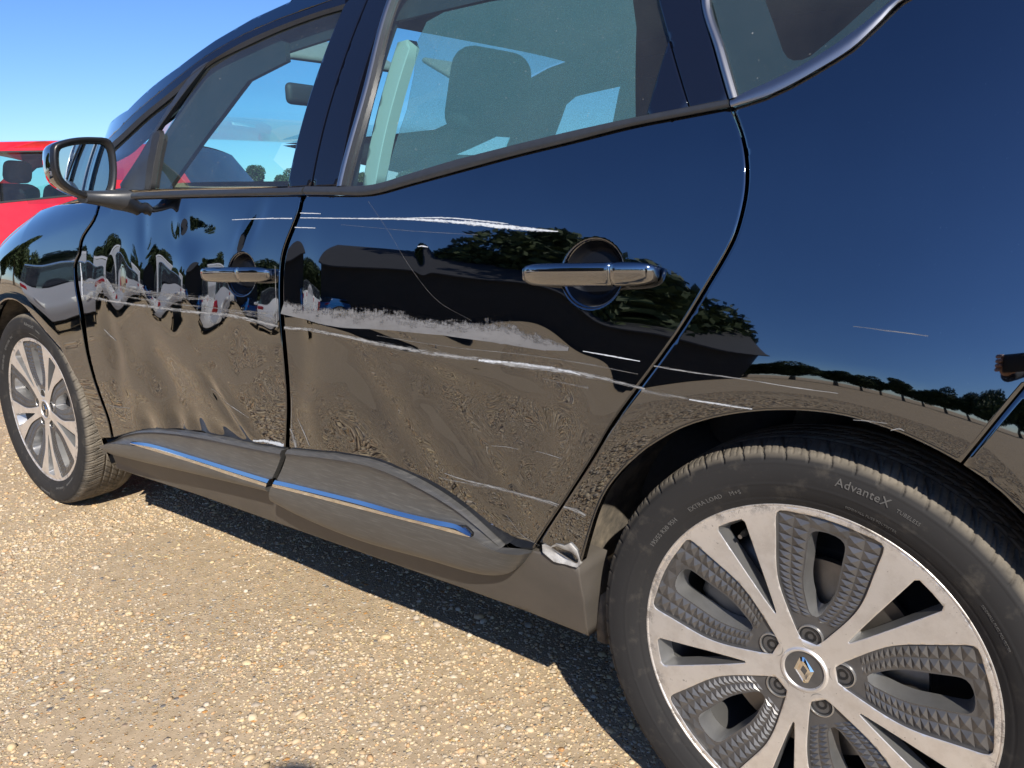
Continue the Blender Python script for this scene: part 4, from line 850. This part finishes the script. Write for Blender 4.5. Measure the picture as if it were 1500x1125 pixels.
def make_wheel(phi):
    w = empty('wheel', (0, 0, 0), car); d = {}
    circ = np.array([(.2665*math.cos(t), .2665*math.sin(t)) for t in np.linspace(0, 2*math.pi, 181)[:-1]])
    ps = [rot2(POCK, phi+72*k) for k in range(5)]; ss = [rot2(SLOT, phi+36+72*k) for k in range(5)]
    ss = [resample(s, .008) for s in ss]; loops = [circ]+[ccw(p) for p in ps]+[ccw(s) for s in ss]
    V2, F = triangulate(loops, fill_points(loops, .007, .0018)); o = face_o(np.hypot(V2[:, 0], V2[:, 1])); V = np.c_[V2[:, 0], -o, V2[:, 1]]
    r = np.hypot(V2[:, 0], V2[:, 1]); slope = .014*1.2*np.clip(1-r/.255, 0, 1)**.2/.255; N = np.c_[-slope*V2[:, 0]/(r+1e-6), -np.ones(len(r)), -slope*V2[:, 1]/(r+1e-6)]
    nb = 0
    for li, l in enumerate(loops):
        b = slice(nb, nb+len(l)); nb += len(l); t = np.roll(l, -1, 0)-np.roll(l, 1, 0); t /= np.linalg.norm(t, axis=1)[:, None]; o2 = np.c_[t[:, 1], -t[:, 0]]*(1 if li == 0 else -1)
        N[b, 0] += o2[:, 0]*.8; N[b, 2] += o2[:, 1]*.8; V[b, 1] += .0007
    N /= np.linalg.norm(N, axis=1)[:, None]
    rim = mesh('rim', V, F, 'alloy', w, True, N)
    # pockets: wall, floor, pyramids
    for p, k in zip(ps, range(5)):
        parts = []
        a = phi+72*k; op = rot2(OPEN, a); fl = lambda q: fo(q)-.0052
        parts.append(wall(p, lambda q: fo(q)-.0006, fl, .0)); lp = [ccw(p), ccw(op)]; v2, f2 = triangulate(lp, fill_points(lp, .010)); parts.append(([(q[0], -fl(q), q[1]) for q in v2], [tuple(x) for x in f2]))
        mesh('opening_wall', *wall(op, fl, lambda q: fl(q)-.034, .10), 'slot', w)
        for sgn in (-1, 1):
            rr = [.088]
            while rr[-1] < .244: rr.append(rr[-1]+.0062+.052*max(0, rr[-1]-.088)**1.15*2.0)
            for i in range(len(rr)-1):
                for c2 in range(2):
                    cs = []
                    for (t, s) in ((rr[i], 0), (rr[i+1], 0), (rr[i+1], 1), (rr[i], 1)):
                        lo = np.interp(t, O_AL, O_LW)+.0022; hi = np.interp(t, P_AL, P_LW)-.0022; lat = lo+(hi-lo)*(c2+s)/2; cs.append((t, sgn*lat))
                    cs = rot2(cs, a); ctr = cs.mean(0); sz = min(np.linalg.norm(cs[1]-cs[0]), np.linalg.norm(cs[3]-cs[0])); cs = ctr+(cs-ctr)*.97
                    pv = [(q[0], -(fl(q)+.0001), q[1]) for q in cs]+[(ctr[0], -(fl(ctr)+min(.0042, sz*.36)), ctr[1])]; parts.append((pv, [(0, 1, 4), (1, 2, 4), (2, 3, 4), (3, 0, 4)]))
        for i in range(4):   # outer band of the pocket
            t0, t1 = -.26+.13*i, -.26+.13*(i+1)
            if i in (0, 3): continue
            cs = rot2([(.2375*math.cos(t0), .2375*math.sin(t0)), (.2545*math.cos(t0), .2545*math.sin(t0)), (.2545*math.cos(t1), .2545*math.sin(t1)), (.2375*math.cos(t1), .2375*math.sin(t1))], a); ctr = cs.mean(0)
            parts.append(([(q[0], -(fl(q)+.0001), q[1]) for q in cs]+[(ctr[0], -(fl(ctr)+.003), ctr[1])], [(0, 1, 4), (1, 2, 4), (2, 3, 4), (3, 0, 4)]))
        mesh('spoke_pocket', *join(parts), 'pocket', w, False)
    for sl_ in ss: mesh('slot_wall', *wall(sl_, lambda q: fo(q)-.0006, lambda q: fo(q)-.030, .12), 'slot', w)
    lathe('rim_lip', [(.2600, -.010), (.2655, -.0045), (.2672, -.0030), (.2690, -.0028), (.2705, -.0045), (.2705, -.014), (.262, -.018)], 'alloy', w, 120)
    lathe('barrel', [(.255, -.012), (.250, -.035), (.240, -.06), (.238, -.165), (.262, -.19)], 'barrel', w, 64)
    lathe('brake_disc', [(.04, -.058), (.09, -.058), (.092, -.066), (.165, -.066), (.165, -.080), (.05, -.080)], 'disc', w, 64)
    rbox('brake_caliper', (-.12, .085, .09), (.10, .07, .15), 'barrel', w, .02, 2, (0, R(35), 0)); lathe('back_plate', [(.0, -.10), (.17, -.10), (.19, -.12), (.24, -.15)], 'void', w, 48)
    hub0 = fo((.03, 0)); lathe('cap_ring', [(.0300, hub0+.0003), (.0318, hub0+.0030), (.0345, hub0+.0032), (.0372, hub0+.0008), (.0385, hub0-.002)], 'alloy', w, 56); lathe('centre_cap', [(.0, hub0+.0005), (.0305, hub0+.0005)], 'pocket', w, 48)
    # diamond badge on the cap
    yo = -(hub0+.0008); O = [(0, .0215), (.0040, .0205), (.0155, .0), (.0040, -.0205), (0, -.0215), (-.0040, -.0205), (-.0155, .0), (-.0040, .0205)]; I = [(0, .0080), (.0006, .0074), (.0052, 0), (.0006, -.0074), (0, -.0080), (-.0006, -.0074), (-.0052, 0), (-.0006, .0074)]
    rotb = lambda l: rot2(l, 10); Vb = [(p[0], yo, p[1]) for p in rotb(O)]+[(p[0], yo-.0024, p[1]) for p in rotb((np.array(O)*.55+np.array(I)*.45))]+[(p[0], yo-.0004, p[1]) for p in rotb(I)]
    mesh('diamond_badge', Vb, [(i, (i+1) % 8, 8+(i+1) % 8, 8+i) for i in range(8)]+[(8+i, 8+(i+1) % 8, 16+(i+1) % 8, 16+i) for i in range(8)], 'chrome', w, False)
    for k in range(5):
        c = rot2([(.0575, 0)], phi+72*k)[0]; of = fo(c)
        cupo = lathe('bolt_cup', [(.0, of-.016), (.0105, of-.016), (.0125, of-.012), (.0150, of-.002), (.0162, of-.0030)], 'void', w, 28); cupo.location = (c[0], 0, c[1])
        b = lathe('wheel_bolt', [(.0, of-.008), (.0045, of-.008), (.0048, of-.0045), (.0085, of-.0040), (.0095, of-.0065), (.0098, of-.016)], 'nut', w, 12); b.location = (c[0], 0, c[1])
        st = rot2([(.066, 0)], phi+72*k)[0]; col = lathe('bolt_collar', [(.0165, of-.004), (.0178, of-.0008), (.0195, of-.0012), (.021, of-.008)], 'slot', w, 30); col.location = (c[0], 0, c[1])
    vl = rot2([(.222, 0)], phi+36)[0]; vv = lathe('valve', [(.0, .0), (.0035, 0), (.0036, -.012), (.005, -.014), (.005, -.03)], 'alu_trim', w, 14); vv.location = (vl[0], .014, vl[1])
    # tyre with grooves and sipes
    prof = smooth_line([(.2640, -.016), (.2680, -.0050), (.2720, -.0025), (.2800, .0015), (.2950, .0078), (.3120, .0112), (.3270, .0112), (.3400, .0085), (.3490, .0020), (.3548, -.0080), (.3575, -.0220), (.3590, -.0400)], 72)
    tr = [(.3590+.002*math.sin(math.pi*t), -.040-.115*t) for t in np.linspace(0, 1, 58)[1:]]; back = [(.3550, -.171), (.348, -.186), (.33, -.200), (.30, -.200), (.27, -.190)]
    prof = np.array([tuple(p) for p in prof]+tr+back); n = 1320; ang = np.arange(n)*2*math.pi/n; A, Rr = np.meshgrid(ang, prof[:, 0], indexing='ij'); O = np.broadcast_to(prof[:, 1], A.shape)
    depth = np.zeros_like(A)
    for g0 in (-.058, -.084, -.112, -.138): depth = np.maximum(depth, .0055*(np.abs(O-g0) < .0034))
    pit = 2*math.pi/66; lat = np.abs(((A+ (O+.02)*1.2+ .5*pit) % pit)-.5*pit)*.355; sh = (O < .008) & (O > -.054); depth = np.maximum(depth, .004*(lat < .0019)*sh*(Rr > .3415))
    lat2 = np.abs(((A*1+.3*pit+(O+.02)*.6) % (pit/3))-pit/6)*.355; depth = np.maximum(depth, .0022*(lat2 < .0011)*((O < .002) & (O > -.05) & (Rr > .347)))
    lat3 = np.abs(((A-(O+.07)*2.4) % (pit*.75))-pit*.375)*.355; depth = np.maximum(depth, .0032*(lat3 < .0018)*((O < -.060) & (O > -.136)))
    groove = np.where((np.abs(O-.0015) < .0012) & (Rr > .26) & (Rr < .30), .0006, 0); 
    k_ = np.clip((O+.016)/.022, 0, 1)*(Rr > .34); rad = Rr-depth*(Rr > .340)*(1-.7*k_); out = O-depth*.8*k_-groove+.0009*(np.exp(-((Rr-.2795)/.0014)**2)+np.exp(-((Rr-.3045)/.0012)**2)+np.exp(-((Rr-.3375)/.0014)**2))*(O > -.004)
    V = np.stack([rad*np.cos(A), -out, rad*np.sin(A)], -1).reshape(-1, 3); m = len(prof); i, j = np.meshgrid(np.arange(n), np.arange(m-1), indexing='ij'); i2 = (i+1) % n
    Fq = np.stack([i*m+j, i2*m+j, i2*m+j+1, i*m+j+1], -1).reshape(-1, 4); mesh('tyre', V, Fq, 'tyre', w)
    # raised lettering
    def text(s, r, ang_deg, size, ext=.0006, space=1.05):
        cu = bpy.data.curves.new('lettering', 'FONT'); cu.body = s; cu.size = size; cu.extrude = ext; cu.align_x = 'CENTER'; cu.space_character = space; cu.resolution_u = 2
        ob = bpy.data.objects.new('lettering', cu); COL.objects.link(ob); me = bpy.data.meshes.new_from_object(ob.evaluated_get(bpy.context.evaluated_depsgraph_get())); bpy.data.objects.remove(ob)
        co = np.empty(len(me.vertices)*3); me.vertices.foreach_get('co', co); co = co.reshape(-1, 3); rad = r+co[:, 1]; th = R(ang_deg)-co[:, 0]/r; pr = prof[:72]; oo = np.interp(rad, pr[:, 0], pr[:, 1])+co[:, 2]+ext*.35
        co = np.c_[rad*np.cos(th), -oo, rad*np.sin(th)]; me.vertices.foreach_set('co', co.ravel()); me.materials.clear(); me.materials.append(M['letter']); me.update(); link(bpy.data.objects.new('tyre_lettering', me), w)
    text('AdvanteX', .3185, 77, .0175, .0009); text('195/55 R20 95H', .291, 143, .0105); text('EXTRA LOAD', .291, 123.5, .0105); text('M+S', .291, 112.5, .0105); text('TUBELESS', .3185, 65.5, .0075); text('SIDEWALL PLIES POLYESTER', .2885, 73, .0055)
    text('SIDEWALL PLIES POLYESTER', .2975, 34, .0050); text('195/55 R20 95H', .291, -60, .0105); text('AdvanteX', .3185, -103, .0175, .0009); text('EXTRA LOAD', .291, -80, .0105)
    return w
wr_ = make_wheel(PHI_R); wr_.location = (2.804, 0, .361)
wf = copy_tree(wr_, car); wf.location = (0, .002, .361); wf.rotation_euler = (0, R(-(PHI_F-PHI_R)), R(1.5)); wf.rotation_mode = 'XYZ'
for x in (0, 2.804): c = copy_tree(wr_, car); c.location = (x, 2*YC, .361); c.rotation_euler = (0, 0, math.pi)

# ------------------------------------------------------------------ inside the car
def seat(x, y, w=.50, post=True):
    s = empty('seat', (x, y, .42), car)
    rbox('cushion', (-.05, 0, .12), (.52, w, .20), 'fabric', s, .06, 4); rbox('backrest', (.30, 0, .46), (.17, w-.03, .64), 'fabric', s, .07, 4, (0, R(17), 0), .86)
    rbox('headrest', (.43, 0, .915), (.115, .265, .205), 'fabric', s, .05, 5, (0, R(10), 0), .9)
    for dy in (-.065, .065):
        p = lathe('headrest_post', [(.0, .0), (.007, 0), (.007, .16), (.0, .16)], 'chrome', s, 12); p.location = (.395, dy, .70); p.rotation_euler = (R(90), 0, 0)
    return s
for y in (.50, 1.26): seat(1.36, y)
for y in (.45, .88, 1.31): seat(2.35, y, .42)
across('dashboard', [(.62, 1.09), (.80, 1.075), (.92, 1.02), (.95, .85), (.95, .5)], 'dash', .02, inset=.10)
sw = empty('steering_wheel', (1.00, 1.26, .98), car); lathe_ring('rim', .185, .016, 'dash', sw, (0, R(64), 0)); rbox('hub', (-.02, 0, -.005), (.05, .15, .13), 'dash', sw, .02, 2, (0, R(-26), 0)); 
for a in (0, 180, 270): k = rbox('spoke', (0, .10*math.cos(R(a)), .10*math.sin(R(a))*.9), (.02, .10 if a != 270 else .03, .03 if a != 270 else .10), 'dash', sw, .008, 1)
rm = at_y(452, 140, YC-.03); rbox('inner_mirror', tuple(rm), (.035, .22, .075), 'dash', car, .02, 3, (0, 0, R(8)))
pv = at_y(436, 74, .62); rbox('sun_visor', (1.12, .56, 1.515), (.17, .42, .02), 'lining', car, .009, 2, (0, R(28), 0)); rbox('sun_visor', (1.12, 1.22, 1.515), (.17, .42, .02), 'lining', car, .009, 2, (0, R(28), 0))
for side in (0, 1):
    panel('pillar_trim', [tuple(hit(530, 275, -.09)), tuple(hit(549, 275, -.09)), tuple(hit(600, 70, -.09)), tuple(hit(596, 58, -.09)), tuple(hit(582, 62, -.09))], 'cream', car, .03, off=-.09, side=side, ring=.004, skirt=.03)
    panel('pillar_lining', [tuple(p) for p in hg([(430, 285), (505, 15)])]+[(1.6, 1.54), (1.76, 1.54)]+[tuple(p) for p in hg([(560, 15), (490, 285)])], 'dash', car, .04, off=-.045, side=side, ring=0)
    panel('pillar_lining', hg([(172, 276), (303, 90), (330, 70), (380, 46), (402, 60), (404, 88), (348, 117), (312, 165), (262, 233), (232, 276)] if not side else [(172, 276), (303, 90), (330, 70), (380, 46), (402, 60), (352, 98), (228, 276)]), 'dash', car, .04, off=-.03, side=side, ring=0)
    panel('pillar_lining', rp, 'dash', car, .04, off=-.04, side=side, ring=0)
    panel('roof_lining', [(x+.02, z-.012) for x, z in roof_edge]+[(x, z-.085) for x, z in frame_top[::-1]], 'dash', car, .05, off=-.045, side=side, ring=0)
bl = hg([(563, 268), (596, 160), (606, 110), (612, 60), (625, 32), (650, 18), (720, 2), (800, -8), (925, -14), (932, 40), (931, 172), (840, 191), (753, 212), (667, 234), (602, 254)], -.03)
panel('sun_blind', bl, 'blind', rear_door, .04, off=-.03, ring=0, skirt=.001)

# ------------------------------------------------------------------ the person taking the picture (seen in the paint, and as a shadow)
def skin_body(name, pts, edges, mat, parent, sub=2):
    me = bpy.data.meshes.new(name); me.from_pydata([p[:3] for p in pts], edges, []); o = link(bpy.data.objects.new(name, me), parent); md_ = o.modifiers.new('skin', 'SKIN'); md_.use_smooth_shade = True
    for v, p in zip(me.skin_vertices[0].data, pts): r = p[3]; v.radius = (r, r) if not isinstance(r, tuple) else r
    me.skin_vertices[0].data[0].use_root = True; o.modifiers.new('sub', 'SUBSURF').levels = sub; o.modifiers['sub'].render_levels = sub; me.materials.append(M[mat]); return o
pr = tag(empty('person', (3.64, -1.785, 0), None), 'person in dark clothes holding up a phone beside the rear wheel, mirrored in the paint', 'person'); pr['kind'] = 'thing'
ph = CAM-np.array([3.64, -1.785, 0])   # phone position in the person's frame
pc_ = ph+RT*.055-UP*.012-FW*.014
hl, hr = pc_-RT*.082, pc_+RT*.082
sk = [(0, 0, .92, .145), (0, .01, 1.10, .135), (0, .0, 1.30, .150), (0, .0, 1.42, .10), (0, .02, 1.49, .058),
      (-.10, 0, .86, .10), (-.11, .03, .47, .065), (-.12, 0, .09, .048), (-.13, .13, .05, .04), (.10, 0, .86, .10), (.11, .03, .47, .065), (.12, 0, .09, .048), (.13, .13, .05, .04),
      (-.18, 0, 1.38, .062), (-.30, .12, 1.14, .046), (*(hl-UP*.05-FW*.05), .032), (.18, 0, 1.38, .062), (.26, .13, 1.12, .046), (*(hr-UP*.05-FW*.05), .032)]
skin_body('body', sk, [(0, 1), (1, 2), (2, 3), (3, 4), (0, 5), (5, 6), (6, 7), (7, 8), (0, 9), (9, 10), (10, 11), (11, 12), (3, 13), (13, 14), (14, 15), (3, 16), (16, 17), (17, 18)], 'cloth', pr)
hd = [(0, .02, 1.49, .05), (0, .035, 1.56, .085), (0, .03, 1.64, .100), (0, .02, 1.71, .075)]
skin_body('head', hd, [(0, 1), (1, 2), (2, 3)], 'skin', pr)
def ov(name, c, s, mat):
    import bmesh
    bm = bmesh.new(); bmesh.ops.create_uvsphere(bm, u_segments=20, v_segments=14, radius=1.)
    for v in bm.verts: v.co = Vector((v.co.x*s[0], v.co.y*s[1], v.co.z*s[2]))
    me = bpy.data.meshes.new(name); bm.to_mesh(me); bm.free(); me.materials.append(M[mat]); me.polygons.foreach_set('use_smooth', [True]*len(me.polygons)); o = bpy.data.objects.new(name, me); o.location = c; return link(o, pr)
ov('hair', (0, -.005, 1.675), (.098, .112, .105), 'hair'); ov('nose', (0, .128, 1.615), (.012, .018, .022), 'skin')
for s in (-1, 1): ov('ear', (s*.092, .02, 1.62), (.012, .022, .032), 'skin'); ov('eye', (s*.034, .112, 1.645), (.012, .010, .008), 'hair')
ov('mouth', (0, .112, 1.572), (.024, .010, .006), 'lamp_red')
def hand(w, side):
    pts = [(*(w-UP*.05-FW*.05), .026), (*(w-UP*.02-FW*.03), .026), (*(w+UP*.005-FW*.022), .022)]; ed = [(0, 1), (1, 2)]
    for i, (dz, ln) in enumerate(((.030, .050), (.012, .056), (-.006, .052), (-.022, .042))):
        b = w+UP*dz-FW*.022+RT*side*.012; k = len(pts); pts += [(*b, .0095), (*(b+FW*.026+RT*side*.006), .0088), (*(b+FW*.034-RT*side*ln*.45), .0075)]; ed += [(2, k), (k, k+1), (k+1, k+2)]
    k = len(pts); pts += [(*(w-UP*.03-FW*.03-RT*side*.02), .011), (*(w-UP*.035-FW*.018-RT*side*.05), .0085)]; ed += [(1, k), (k, k+1)]
    skin_body('hand', pts, ed, 'skin', pr)
hand(hl, -1); hand(hr, 1)
phone = bpy.data.meshes.new('phone'); pm = rbox('phone', (0, 0, 0), (.147, .0078, .0715), 'dash', None, .0035, 2); pm.matrix_world = Matrix(((RT[0], FW[0], UP[0], CAM[0]+RT[0]*.055-UP[0]*.012-FW[0]*.014), (RT[1], FW[1], UP[1], CAM[1]+RT[1]*.055-UP[1]*.012-FW[1]*.014), (RT[2], FW[2], UP[2], CAM[2]+RT[2]*.055-UP[2]*.012-FW[2]*.014), (0, 0, 0, 1)))
tag(pm, 'dark phone held up in both hands by the person', 'phone'); bpy.data.meshes.remove(phone)
